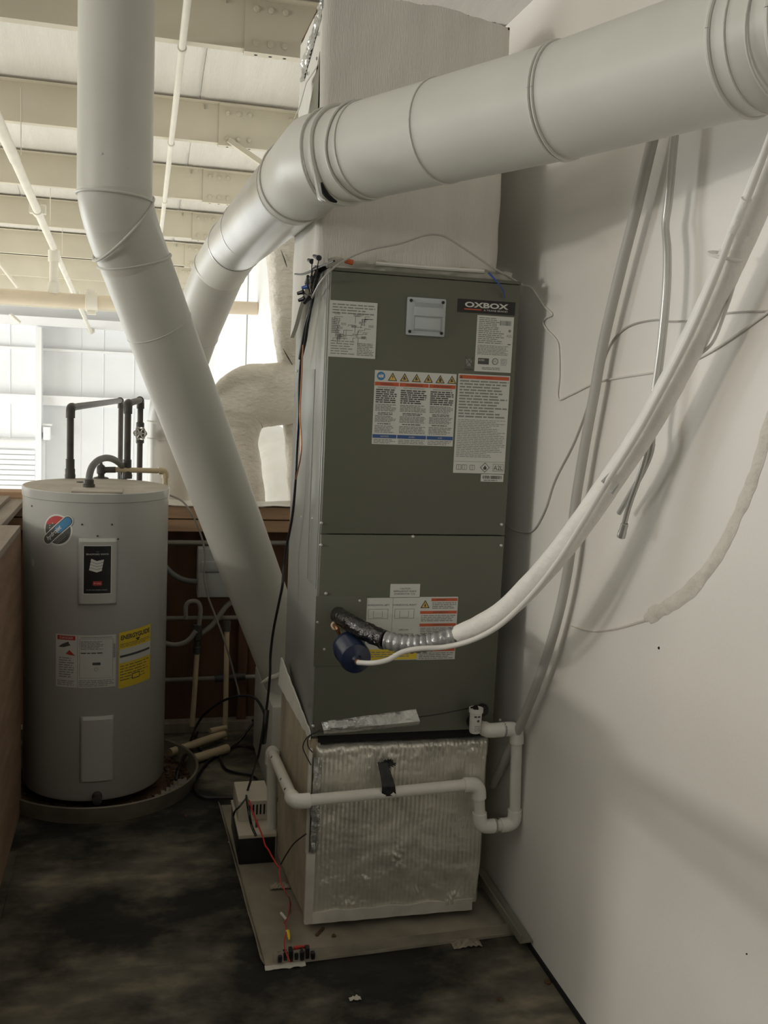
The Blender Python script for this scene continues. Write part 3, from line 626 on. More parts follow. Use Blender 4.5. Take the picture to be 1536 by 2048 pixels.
# three column safety label
r = (0.6136, 1.4058, 0.8431, 1.6037); x0, z0, x1, z1 = r; L = lab('safety_label', r, label='wide safety label with a row of yellow warning triangles'); b = B(); wd, hh = x1 - x0, z1 - z0
b.disc(F1, x0 + wd * .075, z1 - hh * .075, hh * .058, 'blue2', 20); b.text(fp(.0017), 'i', x0 + wd * .075, z1 - hh * .075, hh * .06, 'paper')
b.rect(fp(.0017), x0 + wd * .045, z1 - hh * .095, x0 + wd * .07, z1 - hh * .06, 'paper'); b.rect(fp(.0017), x0 + wd * .08, z1 - hh * .095, x0 + wd * .105, z1 - hh * .055, 'paper')
for i in range(6):
    xx = x0 + wd * (.215 + i * .146); zz = z1 - hh * .078; tri(b, F1, xx, zz, hh * .115); tri2(b, fp(.0016), xx, zz, hh * .115)
    f3 = fp(.0019)
    if i == 0: b.poly(f3, [(xx + .002, zz + .006), (xx - .003, zz - .001), (xx, zz - .001), (xx - .002, zz - .008), (xx + .003, zz), (xx, zz)], 'ink')
    elif i == 4: b.poly(f3, [(xx - .003, zz - .008), (xx + .003, zz - .008), (xx + .004, zz - .002), (xx, zz + .005), (xx - .004, zz - .002)], 'ink')
    else: b.poly(f3, [(xx - .004, zz - .007), (xx + .005, zz - .006), (xx + .001, zz - .001), (xx + .002, zz + .004), (xx - .003, zz)], 'ink')
for i, (a, c) in enumerate(((0.005, .295), (.305, .66), (.67, .995))):
    xa, xb = x0 + wd * a, x0 + wd * c
    b.rect(F1, xa, z1 - hh * .205, xb, z1 - hh * .155, 'red'); b.text(fp(.0017), ('WARNING', 'ADVERTENCIA', 'AVERTISSEMENT')[i], (xa + xb) / 2, z1 - hh * .18, hh * .026, 'ink')
    b.text(F1, ('HAZARDOUS VOLTAGE', 'VOLTAJE PELIGROSO', 'TENSION DANGEREUSE')[i], (xa + xb) / 2, z1 - hh * .228, hh * .020, 'ink', (xb - xa) * .74)
    b.lines(F1, xa + .004, z1 - hh * .44, xb - .004, z1 - hh * .245, 7, 'ink', .6); b.lines(F1, xa + .004, z1 - hh * .55, xb - .004, z1 - hh * .45, 5, 'inkgrey', .6)
    b.lines(F1, xa + .012, z1 - hh * .60, xb - .012, z1 - hh * .56, 2, 'ink', .5); b.lines(F1, xa + .004, z1 - hh * .70, xb - .004, z1 - hh * .605, 5, 'inkgrey', .6)
    b.lines(F1, xa + .012, z1 - hh * .73, xb - .012, z1 - hh * .71, 1, 'ink', .6); b.lines(F1, xa + .004, z1 - hh * .845, xb - .004, z1 - hh * .74, 5, 'inkgrey', .55)
    b.rect(F1, xa, z0 + hh * .085, xb, z0 + hh * .135, 'blue'); b.text(fp(.0017), ('NOTICE', 'AVISO', 'AVIS')[i], (xa + xb) / 2, z0 + hh * .11, hh * .022, 'paper')
    b.lines(F1, xa + .003, z0 + hh * .01, xb - .003, z0 + hh * .075, 3, 'inkgrey', .5)
b.build('print', None, L, smooth=False)
# long warning label
r = (0.8487, 1.3332, 0.9993, 1.6058); x0, z0, x1, z1 = r; L = lab('warning_label', r, label='long white warning label with a red band on top', off=.0004); b = B(); wd, hh = x1 - x0, z1 - z0; F1b = fp(.0019)
b.rect(F1b, x0 + wd * .02, z1 - hh * .047, x1 - wd * .02, z1 - hh * .012, 'red'); b.text(fp(.0022), 'WARNING', x0 + wd * .5, z1 - hh * .03, hh * .018, 'redd', wd * .3)
b.poly(fp(.0022), [(x0 + wd * .03, z1 - hh * .044), (x0 + wd * .08, z1 - hh * .044), (x0 + wd * .055, z1 - hh * .016)], 'ink')
b.lines(F1b, x0 + .005, z0 + hh * .56, x1 - .004, z1 - hh * .055, 13, 'inkgrey', .5, .35); b.lines(F1b, x0 + .005, z0 + hh * .16, x1 - .004, z0 + hh * .55, 22, 'inkgrey', .34, .4)
b.rect(F1b, x0, z0 + hh * .118, x1, z0 + hh * .121, 'inkgrey')
for i, xx in enumerate((.10, .21, .36)):
    xa = x0 + wd * xx; zz = z0 + hh * .06; b.rect(F1b, xa - .007, zz - .007, xa + .007, zz + .007, 'ink'); b.rect(fp(.0022), xa - .006, zz - .006, xa + .006, zz + .006, 'paper'); b.rect(fp(.0025), xa - .0004, zz - .006, xa + .0004, zz + .006, 'ink')
xx = x0 + wd * .61; zz = z0 + hh * .062; b.poly(F1b, [(xx - .014, zz), (xx, zz - .014), (xx + .014, zz), (xx, zz + .014)], 'ink'); b.poly(fp(.0022), [(xx - .0118, zz), (xx, zz - .0118), (xx + .0118, zz), (xx, zz + .0118)], 'paper'); b.poly(fp(.0025), [(xx - .0035, zz - .006), (xx + .0035, zz - .006), (xx + .005, zz - .001), (xx, zz + .006), (xx - .005, zz - .001)], 'ink')
xx = x0 + wd * .87; b.rect(F1b, xx - .0155, zz - .010, xx + .0155, zz + .010, 'ink'); b.rect(fp(.0022), xx - .0147, zz - .0092, xx + .0147, zz + .0092, 'paper'); b.text(fp(.0025), 'A2L', xx, zz, .013, 'ink', .027)
b.build('print', None, L, smooth=False)
r = (0.931, 1.3106, 0.9978, 1.3316); x0, z0, x1, z1 = r; L = lab('barcode_label', r, label='small barcode strip'); b = B()
for i in range(34): xx = x0 + .005 + i * (x1 - x0 - .01) / 34; b.rect(F1, xx, z0 + .008, xx + random.uniform(.0004, .0014), z1 - .004, 'ink')
b.lines(F1, x0 + .008, z0 + .002, x1 - .008, z0 + .006, 1, 'inkgrey', .7); b.build('print', None, L, smooth=False)
# lower label group
r = (0.6851, 0.9822, 0.7708, 1.0196); x0, z0, x1, z1 = r; L = lab('notice_label', r, label='small white notice label'); b = B()
for i, s in enumerate(('CAUTION', 'REFRIGERANT INSIDE', 'EVAPORATOR COIL')): b.text(F1, s, (x0 + x1) / 2, z1 - .013 - i * .0075, .0048, 'ink')
b.build('print', None, L, smooth=False)
r = (0.6158, 0.8022, 0.7731, 0.9806); x0, z0, x1, z1 = r; L = lab('instruction_label', r, label='grey installation diagram label with a yellow foot'); b = B(); wd, hh = x1 - x0, z1 - z0
for i, (a, c) in enumerate(((.06, .62), (.54, .62), (.06, .22), (.54, .22))):
    xa, za = x0 + wd * a, z0 + hh * c; s = wd * .36
    b.text(F1, ('HORIZONTAL LEFT', 'HORIZONTAL RIGHT', 'DOWNFLOW', 'UPFLOW')[i], xa + s / 2, za + s * .84, .005, 'ink')
    for (p, q, u2, v2) in ((.0, .15, 1, .17), (0, .62, 1, .64), (0, .15, .02, .64), (.98, .15, 1, .64), (.25, .2, .27, .55), (.7, .2, .72, .55), (.25, .2, .72, .22)): b.rect(F1, xa + p * s, za + q * s, xa + u2 * s, za + v2 * s, 'inkgrey')
b.rect(F1, x0 + wd * .497, z0 + hh * .2, x0 + wd * .503, z1, 'inkgrey'); b.rect(F1, x0 + .002, z0 + .002, x1 - .002, z0 + hh * .18, 'yel'); b.lines(fp(.0017), x0 + .01, z0 + .008, x1 - .01, z0 + hh * .15, 3, 'inkgrey', .4)
b.build('print', None, L, smooth=False)
r = (0.7723, 0.8011, 0.8843, 0.9822); x0, z0, x1, z1 = r; L = lab('warning_label', r, label='small warning label striped with red bands', off=.0004); b = B(); wd, hh = x1 - x0, z1 - z0
tri(b, F1b, x0 + wd * .14, z1 - hh * .11, hh * .13); tri2(b, fp(.0022), x0 + wd * .14, z1 - hh * .11, hh * .13); b.poly(fp(.0025), [(x0 + wd * .11, z1 - hh * .15), (x0 + wd * .17, z1 - hh * .15), (x0 + wd * .14, z1 - hh * .09)], 'ink')
for i, (zz, xa) in enumerate(((.02, .30), (.22, .02), (.42, .02), (.62, .02), (.82, .02))):
    b.rect(F1b, x0 + wd * xa, z1 - hh * (zz + .045), x1 - .002, z1 - hh * zz, 'red'); b.text(fp(.0022), ('WARNING', 'AVERTISSEMENT', 'ADVERTENCIA', 'WARNING', 'WARNING')[i], x0 + wd * .55, z1 - hh * (zz + .022), hh * .024, 'ink')
    b.lines(F1b, x0 + wd * xa + .003, z1 - hh * (zz + .17), x1 - .005, z1 - hh * (zz + .06), 4, 'inkgrey', .5)
b.build('print', None, L, smooth=False)
# foil tape folded over the lower edge of the panel
r = [(0.5048, 2.572, 0.6314), (0.7778, 2.572, 0.6573), (0.7892, 2.572, 0.6097), (0.5147, 2.572, 0.5949)]
def ft(u, v):
    a = Vector(r[3]).lerp(Vector(r[2]), u); c = Vector(r[0]).lerp(Vector(r[1]), u); p = a.lerp(c, v)
    p.y = YF - .008 - .022 * max(0, 1 - abs(v - .42) / .42) * (.4 + .6 * u) - .003 * nz((u * 14, v * 5, 1), 1.3); return p
B().grid(ft, 40, 10, None, (0, .0012, 0)).build('foil_tape', 'foil', ah, ang=15)
# knockout plate at the pipes
r = (0.4771, 0.7901, 0.6201, 0.9872); B().box((r[0], YF - .0085, r[1]), (r[2], YF - .006, r[3]), .001).build('pipe_plate', 'cabinet', ah)
for k, (c, rr) in enumerate((((0.9507, 2.57, 0.6158), .020), ((0.9762, 2.57, 0.6478), .019))): B().lathe([(0, .012), (rr * .8, .012), (rr, .006), (rr, 0)], (c[0], YF - .006, c[2]), (0, -1, 0), 20).build('drain_port', 'black', ah)
B().tube([(0.9225, 2.58, 1.8824), (0.9366, 2.56, 1.8615), (0.9519, 2.555, 1.8422), (0.9684, 2.568, 1.8217)], .0016, 6, sm=5).build('lead_wire', 'wireblue', ah)
B().tube([(0.9204, 2.582, 1.8811), (0.9411, 2.555, 1.8534), (0.9575, 2.553, 1.8331), (0.9674, 2.568, 1.8149)], .0016, 6, sm=5).build('lead_wire', 'wireblue', ah)
# ------------------------------------------------------------------ foil wrapped return box below
rb = thing('return_box', (.74, 2.8, .03), 'foil-faced return air box under the air handler, silver front and tan side board', 'return box')
BX0, BX1, BZ0, BZ1 = .4835, 1.006, .055, .558
def ff(u, v):
    x = BX0 + .012 + (BX1 - BX0 - .012) * u; z = BZ0 + (BZ1 - BZ0) * v; e = min(u, 1 - u); ez = 1 - v
    d = .0019 * math.sin(u * 2 * math.pi * 40 + .9 * nz((u * 4, v * 3, 0), 1)) * (.35 + .65 * min(1, v * 2)) * (.7 + .6 * nz((u * 7, v * 5, 3), 1))
    d += .007 * nz((x, 1, z), 6) + .003 * nz((x, 4, z), 24) + .0007 * nz((x, 9, z), 70)
    for (u_, v_) in ((.30, .18), (.47, .30), (.62, .09), (.85, .05), (.2, .05)): d += .010 * math.exp(-((u - u_) ** 2 + ((v - v_) * .9) ** 2) / .0022) * abs(nz((x * 1.2, 5, z + x * .6), 52))
    if ez < .22: d += .009 * (1 - ez / .22) * abs(nz((x, 8, z), 34))
    y = YF - .004 - d + .012 * max(0, 1 - e / .02) ** 2 + .015 * max(0, 1 - ez / .025) ** 2
    return Vector((x + .006 * nz((3, 0, z), 6) * u, y, z + .004 * nz((x, 2, 0), 20) * (1 - 0) * v))
B().grid(ff, 240, 110, None, (0, .010, 0)).build('foil_front', 'foilbox', rb, ang=60)
B().box((BX0 + .012, YF + .012, .05), (BX1 - .012, 3.10, BZ1 - .004)).build('box_core', 'board', rb, smooth=False)
def sb(u, v):
    y = YF + .012 + (3.005 - YF - .012) * u; x = .4835 - .026 * u; zt = .606 if u > 0 else .606
    z = .04 + (.575 + .03 * u - .04) * v; return Vector((x + .003 * nz((0, y, z), 8), y, z))
B().grid(sb, 24, 24, None, (.025, 0, 0)).build('side_board', 'board', rb, ang=60)
B().box((BX0 - .006, YF - .010, .035), (BX0 + .020, YF + .006, .245), .003).build('corner_edge', 'whitetrim', rb)
B().box((BX0 - .008, YF - .004, .245), (BX0 + .002, YF + .010, .55), .002).build('corner_edge', 'whitetrim', rb)
B().grid(lambda u, v: Vector((BX0 - .003 + (BX1 - BX0 - .02) * u, YF - .009 - .003 * nz((u * 12, v, 2), 1), .033 + (.034 + .006 * nz((u * 9, 0, 4), 1)) * v)), 40, 3, None, (0, .008, 0)).build('bottom_flap', 'whitetrim', rb)
B().grid(lambda u, v: Vector((BX0 + .004 + .024 * u + .006 * nz((u, v * 8, 3), 1), YF - .012 - .006 * abs(nz((u * 4, v * 12, 6), 1)), .25 + .28 * v)), 6, 30, None, (0, .004, 0)).build('torn_foil_edge', 'foil', rb, ang=20)
B().grid(lambda u, v: Vector((AX0 - .006 - .03 * u * (1 - v * .2), YF + .006 + .42 * u, .575 + .03 * u + (.022 + .065 * u) * v + .006 * nz((u * 12, v * 3, 9), 1))), 24, 5, None, (.004, 0, 0)).build('torn_flap', 'plenum', rb, ang=50)
st = [(0.6824, 2.555, 0.5103), (0.689, 2.535, 0.4813), (0.6914, 2.512, 0.4615), (0.6944, 2.512, 0.4292)]
def stp(u, v):
    i = min(int(u * 3), 2); q = u * 3 - i; p = Vector(st[i]).lerp(Vector(st[i + 1]), q); return p + Vector((.018 * (2 * v - 1) * (.8 + .35 * u), .002 * nz((u * 6, v * 4, 1), 1), .003 * nz((v * 9, u * 9, 4), 1)))
B().grid(stp, 16, 6, None, (0, .002, 0)).build('black_strap', 'black', rb)
sx = Vector((0.6985, 2.56, 0.506))
b = B()
for k in range(16):
    a = k * math.pi * 2 / 16; b.tube([sx, sx + Vector((.016 * math.cos(a) * (1 + .5 * random.random()), -.006, .014 * math.sin(a)))], [.005, .0015], 5)
b.build('frayed_strap_end', 'black', rb)
# ------------------------------------------------------------------ water heater
HX, HY, HR, HZ0, HZ1 = -.1416, 3.7219, .2575, .045, 1.152
wh = thing('water_heater', (HX, HY, HZ0), 'grey cylindrical electric water heater with stickers standing in a metal pan', 'water heater')
B().lathe([(0, HZ0), (HR - .006, HZ0), (HR, HZ0 + .01), (HR, HZ1 - .03)], (HX, HY, 0), n=96).build('jacket', 'heater', wh)
B().lathe([(HR + .0005, HZ1 - .034), (HR + .003, HZ1 - .032), (HR + .003, HZ1 - .003), (HR - .001, HZ1)], (HX, HY, 0), n=96).build('lid_rim', 'heater', wh)
ld = B().lathe([(HR - .001, HZ1), (HR - .02, HZ1 + .001), (0, HZ1 + .004)], (HX, HY, 0), n=96).build('lid', 'heatertop', wh)
def hm(off): return lambda s, z: Vector((HX + (HR + off) * math.sin(s / HR), HY - (HR + off) * math.cos(s / HR), z))
def curved(a, z0, c, z1, off, th, name, mk, parent, nu=14, label=None):
    """curved plate on the tank with rounded-over edges"""
    def fn(u, v):
        e = min(u, 1 - u) * (c - a); g = min(v, 1 - v) * (z1 - z0); k = min(1, e / .010, g / .010) if th > .003 else 1
        return hm(off + th * (1 - (1 - k) ** 2))(a + (c - a) * u, z0 + (z1 - z0) * v)
    b = B(); b.grid(fn, 24 if th > .003 else nu, 24 if th > .003 else 1)
    o = b.build(name, mk, parent, ang=50)
    if label: o['label'] = label
    return o
c1, c2 = [(-0.0506, 0.9965), (0.0795, 0.7602)]
cv = curved(c1[0], c2[1], c2[0], c1[1], .0004, .016, 'upper_element_cover', 'plate', wh)
g1, g2 = [(-0.0311, 0.972), (0.0585, 0.8063)]
sc_ = .2575 / .2735
ga, gb = g1[0] * sc_, g2[0] * sc_
curved(ga - .003, g2[1] - .003, gb + .003, g1[1] + .003, .0170, 0, 'name_label_border', 'paper', cv); nl = curved(ga, g2[1], gb, g1[1], .0175, 0, 'name_label', 'black', cv, label='black name label with a silver flag')
b = B(); b.strip = .01; hp = hm(.0182); w_, h_ = gb - ga, g1[1] - g2[1]; mx_ = (ga + gb) / 2
b.text(hp, 'THE', mx_, g1[1] - h_ * .12, h_ * .02, 'inkgrey'); b.text(hp, 'BRADFORD WHITE', mx_, g1[1] - h_ * .17, h_ * .034, 'paper', w_ * .82)
for i in range(4):
    zz = g1[1] - h_ * (.30 + .062 * i); b.poly(hp, [(mx_ - w_ * .22 - i * w_ * .02, zz + .006), (mx_ - .002, zz - .002), (mx_ + w_ * .24 - i * w_ * .02, zz + .003), (mx_ + w_ * .22 - i * w_ * .02, zz - .006), (mx_ - .002, zz - .011), (mx_ - w_ * .25 - i * w_ * .02, zz - .003)], 'paper')
b.rect(hp, mx_ - w_ * .16, g2[1] + h_ * .17, mx_ + w_ * .17, g2[1] + h_ * .26, 'redd'); b.text(hm(.0186), 'eF series', mx_, g2[1] + h_ * .215, h_ * .03, 'paper', w_ * .26); b.lines(hp, mx_ - w_ * .4, g2[1] + h_ * .06, mx_ + w_ * .4, g2[1] + h_ * .09, 1, 'inkgrey', .5)
b.build('name_print', None, wh, smooth=False)
c1, c2 = [(-0.0411, 0.3606), (0.0745, 0.1155)]
curved(c1[0], c2[1], c2[0], c1[1], .0004, .013, 'lower_element_cover', 'plate', wh)
for p in [(-0.0391, 1.0439), (0.0607, 1.0443), (0.0125, 1.0048), (0.082, 0.9927), (-0.249, 1.0911)]:
    q = hm(.0)(*p); B().lathe([(0, .003), (.003, .002), (.0035, 0)], q, q - Vector((HX, HY, q.z)), 8).build('screw', 'iron', wh)
# round jet sticker with diagonal banner
c0, c1 = [(-0.1259, 1.0198), (-0.0801, 1.0229)]; sx_, sz_ = c0; rr = .049
b = B(); b.strip = .006; h0 = hm(.0010); 
b.disc(hm(.0006), sx_, sz_, rr + .006, 'paper', 28)
b.disc(h0, sx_, sz_, rr, 'ink', 28); b.poly(h0 if False else hm(.0013), [(sx_ + rr * math.cos(a), sz_ + rr * math.sin(a)) for a in [math.radians(35 + k * 9) for k in range(15)]], 'redd')
for k in range(5): b.disc(hm(.0016), sx_ - .030 + .012 * (k % 3), sz_ + .006 + .008 * (k // 2), .002, 'paper', 5)
ang = math.radians(42); ca, sa = math.cos(ang), math.sin(ang)
def pill(L, hw, ox, oz, n=8):
    P = []
    for k in range(n + 1): t_ = -math.pi / 2 + math.pi * k / n; P.append((L + hw * math.cos(t_), hw * math.sin(t_)))
    for k in range(n + 1): t_ = math.pi / 2 + math.pi * k / n; P.append((-L + hw * math.cos(t_), hw * math.sin(t_)))
    return [(ox + x * ca - z * sa, oz + x * sa + z * ca) for x, z in P]
b.poly(hm(.0018), pill(.052, .019, sx_, sz_ - .001), 'paper'); b.poly(hm(.0021), pill(.052, .016, sx_, sz_ - .001), 'ink')
b.poly(hm(.0024), pill(.022, .0135, sx_ + .029 * ca, sz_ - .001 + .029 * sa), 'blue2')
b.text(hm(.0028), 'hydrojet', sx_ - .016 * ca, sz_ - .001 - .016 * sa, .020, 'paper', .072, rot=ang, shear=.2, bold=.02)
for k in range(4): b.poly(hm(.0016), [(sx_ + .006 + x * ca - z * sa, sz_ - .024 + x * sa + z * ca) for x, z in ((-.024, -.006 * k + .004), (.024, -.006 * k + .004), (.024, -.006 * k + .006), (-.024, -.006 * k + .006))], 'inkgrey')
b.build('jet_sticker', None, wh, smooth=False, label='round red, white and blue sticker with a diagonal banner')
# danger and rating label
a1, a2 = [(-0.1301, 0.6541), (0.0794, 0.4651)]
x0, z1, x1, z0 = a1[0], a1[1], a2[0], a2[1]; dl = curved(x0, z0, x1, z1, .0006, 0, 'danger_label', 'paper', wh, label='white danger and rating label'); b = B(); b.strip = .01; hq = hm(.0012); wd, hh = x1 - x0, z1 - z0
b.rect(hq, x0 + wd * .03, z1 - hh * .10, x0 + wd * .34, z1 - hh * .02, 'redd', 3); b.text(hm(.0016), 'DANGER', x0 + wd * .19, z1 - hh * .06, hh * .045, 'paper')
b.poly(hq, [(x0 + wd * .05, z1 - hh * .24), (x0 + wd * .12, z1 - hh * .18), (x0 + wd * .22, z1 - hh * .13), (x0 + wd * .26, z1 - hh * .2), (x0 + wd * .14, z1 - hh * .24)], 'ink'); b.poly(hq, [(x0 + wd * .18, z1 - hh * .36), (x0 + wd * .24, z1 - hh * .29), (x0 + wd * .34, z1 - hh * .39), (x0 + wd * .24, z1 - hh * .38)], 'redd')
b.lines(hq, x0 + wd * .06, z0 + hh * .18, x0 + wd * .32, z0 + hh * .58, 9, 'inkgrey', .4); b.lines(hq, x0 + wd * .03, z0 + hh * .03, x0 + wd * .34, z0 + hh * .14, 3, 'inkgrey', .4)
b.rect(hq, x0 + wd * .375, z0, x0 + wd * .38, z1, 'inkgrey'); b.text(hq, 'AUTOMATIC STORAGE WATER HEATER', x0 + wd * .68, z1 - hh * .045, hh * .022, 'ink', wd * .5)
for (p, q, u2, v2) in ((.41, .18, .95, .184), (.41, .92, .95, .924), (.41, .18, .415, .92), (.945, .18, .95, .92)): b.rect(hq, x0 + wd * p, z0 + hh * q, x0 + wd * u2, z0 + hh * v2, 'inkgrey', 4)
b.lines(hq, x0 + wd * .43, z1 - hh * .28, x0 + wd * .8, z1 - hh * .11, 6, 'inkgrey', .45); b.lines(hq, x0 + wd * .43, z1 - hh * .36, x0 + wd * .85, z1 - hh * .32, 1, 'ink', .5)
for k in range(16): b.rect(hq, x0 + wd * .955, z1 - hh * (.18 + k * .017), x0 + wd * .99, z1 - hh * (.187 + k * .017), 'ink')
b.rect(hq, x0 + wd * .62, z0 + hh * .43, x0 + wd * .75, z0 + hh * .48, 'ink'); b.disc(hq, x0 + wd * .68, z0 + hh * .35, .007, 'inkgrey', 14); b.disc(hm(.0016), x0 + wd * .68, z0 + hh * .35, .0055, 'paper', 14)
b.lines(hq, x0 + wd * .4, z0 + hh * .02, x0 + wd * .97, z0 + hh * .15, 4, 'inkgrey', .4); b.build('danger_print', None, wh, smooth=False)
# yellow energy label, slightly tilted
a1, a2 = [(0.0896, 0.664), (0.2233, 0.4592)]
x0, z1, x1, z0 = a1[0], a1[1], a2[0], a2[1]; wd, hh = x1 - x0, z1 - z0; tl = .10
def ey(off): return lambda x, z: hm(off)(x, z + (x - x0) * tl - wd * tl * .5)
b = B(); b.strip = .01; e1 = ey(.0008); e2 = ey(.0014); e3 = ey(.0018)
b.rect(e1, x0, z0, x1, z1, 'yel', 8); b.rect(e2, x0 + .002, z0 + hh * .45, x1 - .002, z0 + hh * .70, 'paper', 6)
b.text(e2, 'ENERGYGUIDE', (x0 + x1) / 2, z1 - hh * .10, hh * .085, 'ink', wd * .9, bold=.03); b.poly(e2, [(x0 + wd * .47, z1 - hh * .16), (x0 + wd * .62, z1 - hh * .16), (x0 + wd * .545, z1 - hh * .22)], 'ink')
b.lines(e2, x0 + .004, z0 + hh * .72, x1 - .004, z1 - hh * .20, 3, 'ink', .3); b.rect(e3, x0 + .004, z0 + hh * .55, x1 - .006, z0 + hh * .59, 'ink', 4); b.lines(e2, x0 + .005, z0 + hh * .12, x1 - .006, z0 + hh * .42, 6, 'ink', .25); b.rect(e2, x0 + wd * .38, z0 + hh * .12, x0 + wd * .62, z0 + hh * .22, 'ink'); b.rect(e3, x0 + wd * .40, z0 + hh * .135, x0 + wd * .60, z0 + hh * .205, 'yel')
b.build('energy_label', None, wh, smooth=False, label='yellow energy guide label, corner peeling')
# drain valve
dv = (0.0192, 0.0648); q = hm(0)(*dv); nrm = (q - Vector((HX, HY, q.z))).normalized()
B().lathe([(.018, 0), (.018, .006), (.010, .010), (.010, .030), (.016, .032), (.016, .042), (.006, .044), (0, .044)], q, nrm, 16).build('drain_valve', 'ironfit', wh)
# top fittings: junction plate
jp = (-0.1326, 3.5218, 1.156); B().box((jp[0] - .085, jp[1] - .045, HZ1 + .001), (jp[0] + .085, jp[1] + .06, HZ1 + .007), .002).build('junction_plate', 'heatertop', ld)
# pan under the heater
dp = thing('drain_pan', (HX, HY, 0), 'dirty round metal drain pan on the floor under the water heater', 'drain pan')
PC = (HX + .02, HY + .02)
B().lathe([(0, .002), (.345, .002), (.352, .008), (.362, .060), (.368, .064), (.372, .060), (.360, 0), (0, 0)], (PC[0], PC[1], 0), n=72).build('tray', 'pan', dp)
B().lathe([(0, .0035), (.30, .0045), (.344, .006)], (PC[0], PC[1], 0), n=48).build('rust_sludge', 'rust', dp)
b = B()
for k in range(420):
    a = random.uniform(-2.4, .9); rr = random.uniform(.262, .338); s = random.uniform(.004, .013); c = Vector((PC[0] + rr * math.cos(a) * .98, PC[1] + rr * math.sin(a) * .98, .005 + s * .5))
    M4 = Matrix.Translation(c) @ Matrix.Rotation(random.uniform(0, 3), 4, 'Z') @ Matrix.Rotation(random.uniform(-.5, .5), 4, 'X'); b.box((-s, -s * .6, -s * .3), (s, s * .6, s * .3), 0, M4=M4)
b.build('rust_debris', 'rust', dp, smooth=False, kind='stuff')
for k in range(5):
    a = -.75 + k * .12; c = Vector((PC[0] + .31 * math.cos(a), PC[1] + .31 * math.sin(a), .02)); sd = k * 3.1
    B().grid(lambda u, v: c + Vector(((u - .5) * .05, (v - .5) * .04, .012 * nz((u * 3, v * 3, sd), 1.2))), 6, 6, None, (0, 0, -.002)).build('paper_scrap', 'trayn', dp, ang=20)
# iron water pipes looping above the heater
def iron_loop(label, base, ztop, back, zend, valve=None):
    t = thing('water_pipe', base, label, 'pipe', 'dark water pipes above the heater')
    B().lathe([(.010, 0), (.020, 0), (.021, .012), (.019, .020), (.019, .036), (.0165, .040)], base, n=14).build('dielectric_nipple', 'ironfit', t)
    pts = [Vector(base) + Vector((0, 0, .03)), Vector((base[0], base[1], ztop)), Vector((back[0], back[1], ztop)), Vector((back[0], back[1], zend))]
    pipe_run(t, pts, .0135, 'iron', 'ironfit', .0175, .040)
    B().tube([(base[0], base[1], HZ1 + .036), (base[0], base[1], HZ1 + .075)], .017, 14).build('coupling', 'ironfit', t)
    if valve:
        v = Vector((back[0], back[1], valve)); B().lathe([(.0135, -.05), (.019, -.045), (.019, -.02), (.022, 0), (.019, .02), (.019, .045), (.0135, .05)], v, n=14).build('valve_body', 'ironfit', t)
        vc = v + Vector((0, -.045, 0)); b = B()
        pts = [vc + Vector((.026 * math.cos(a) * (1 + .10 * math.cos(6 * a)), -.004 * math.cos(6 * a), .026 * math.sin(a) * (1 + .10 * math.cos(6 * a)))) for a in [2 * math.pi * k / 36 for k in range(37)]]
        b.tube(pts, .0042, 7, caps=False)
        for k in range(6): a = math.pi * k / 3; b.tube([vc, vc + Vector((.026 * math.cos(a), 0, .026 * math.sin(a)))], .003, 6)
        b.lathe([(0, -.006), (.010, -.006), (.010, .006), (0, .006)], vc, (0, 1, 0), 12); b.build('hand_wheel', 'steel', t)
        B().tube([vc, v], .006, 8).build('valve_stem', 'ironfit', t)
iron_loop('dark iron water pipe forming the left, wider loop above the heater', (-0.2512, 3.9461, 1.152), 1.4255, (-0.0864, 5.3066, 1.4255), .95)
iron_loop('dark iron water pipe with a hand-wheel valve, right loop above the heater', (-0.0384, 3.9932, 1.152), 1.4481, (0.0106, 4.6498, 1.4481), .95, 1.2974)
# relief valve with cream discharge pipe
rv = (-0.1368, 3.9714, 1.152)
t = thing('relief_valve', rv, 'dark relief valve on the heater top with a cream discharge pipe to the right', 'valve')
B().lathe([(.030, 0), (.028, .004), (.013, .008), (.013, .018), (.017, .020), (.017, .045), (.012, .052), (.006, .056), (.004, .064), (0, .065)], rv, n=16).build('valve_body', 'ironfit', t)
B().tube([rv[:2] + (rv[2] + .034,), (rv[0] + .055, rv[1], rv[2] + .036)], .012, 12).build('outlet', 'ironfit', t)
de = (0.1007, 3.78, 1.2017)
pipe_run(t, [(rv[0] + .05, rv[1], rv[2] + .036), (0.111, 4.02, 1.183), (0.111, 4.02, .12)], .0105, 'cpvc', 'cpvc', .014, .028)
# grey flexible conduit
fc = [(-0.1651, 3.6085, 1.158), (-0.1638, 3.61, 1.2008), (-0.1534, 3.64, 1.2323), (-0.1316, 3.7, 1.2494), (-0.104, 3.78, 1.2491), (-0.0756, 3.9, 1.2266), (-0.0562, 4.0, 1.1888), (-0.0485, 4.1, 1.0835)]
t = thing('flexible_conduit', fc[0], 'grey flexible electrical whip arching out of the heater top', 'conduit')
B().tube(fc, .0125, 14, sm=8).build('hose', 'flexgrey', t)
B().lathe([(.012, 0), (.021, 0), (.021, .010), (.017, .012), (.017, .026), (.013, .028)], (fc[0][0], fc[0][1], HZ1 + .006), n=14).build('connector', 'ironfit', t)
B().lathe([(.0, .007), (.012, .006), (.014, 0)], (-0.2052, 3.7817, 1.153), n=10).build('cable_clamp', 'ironfit', t)

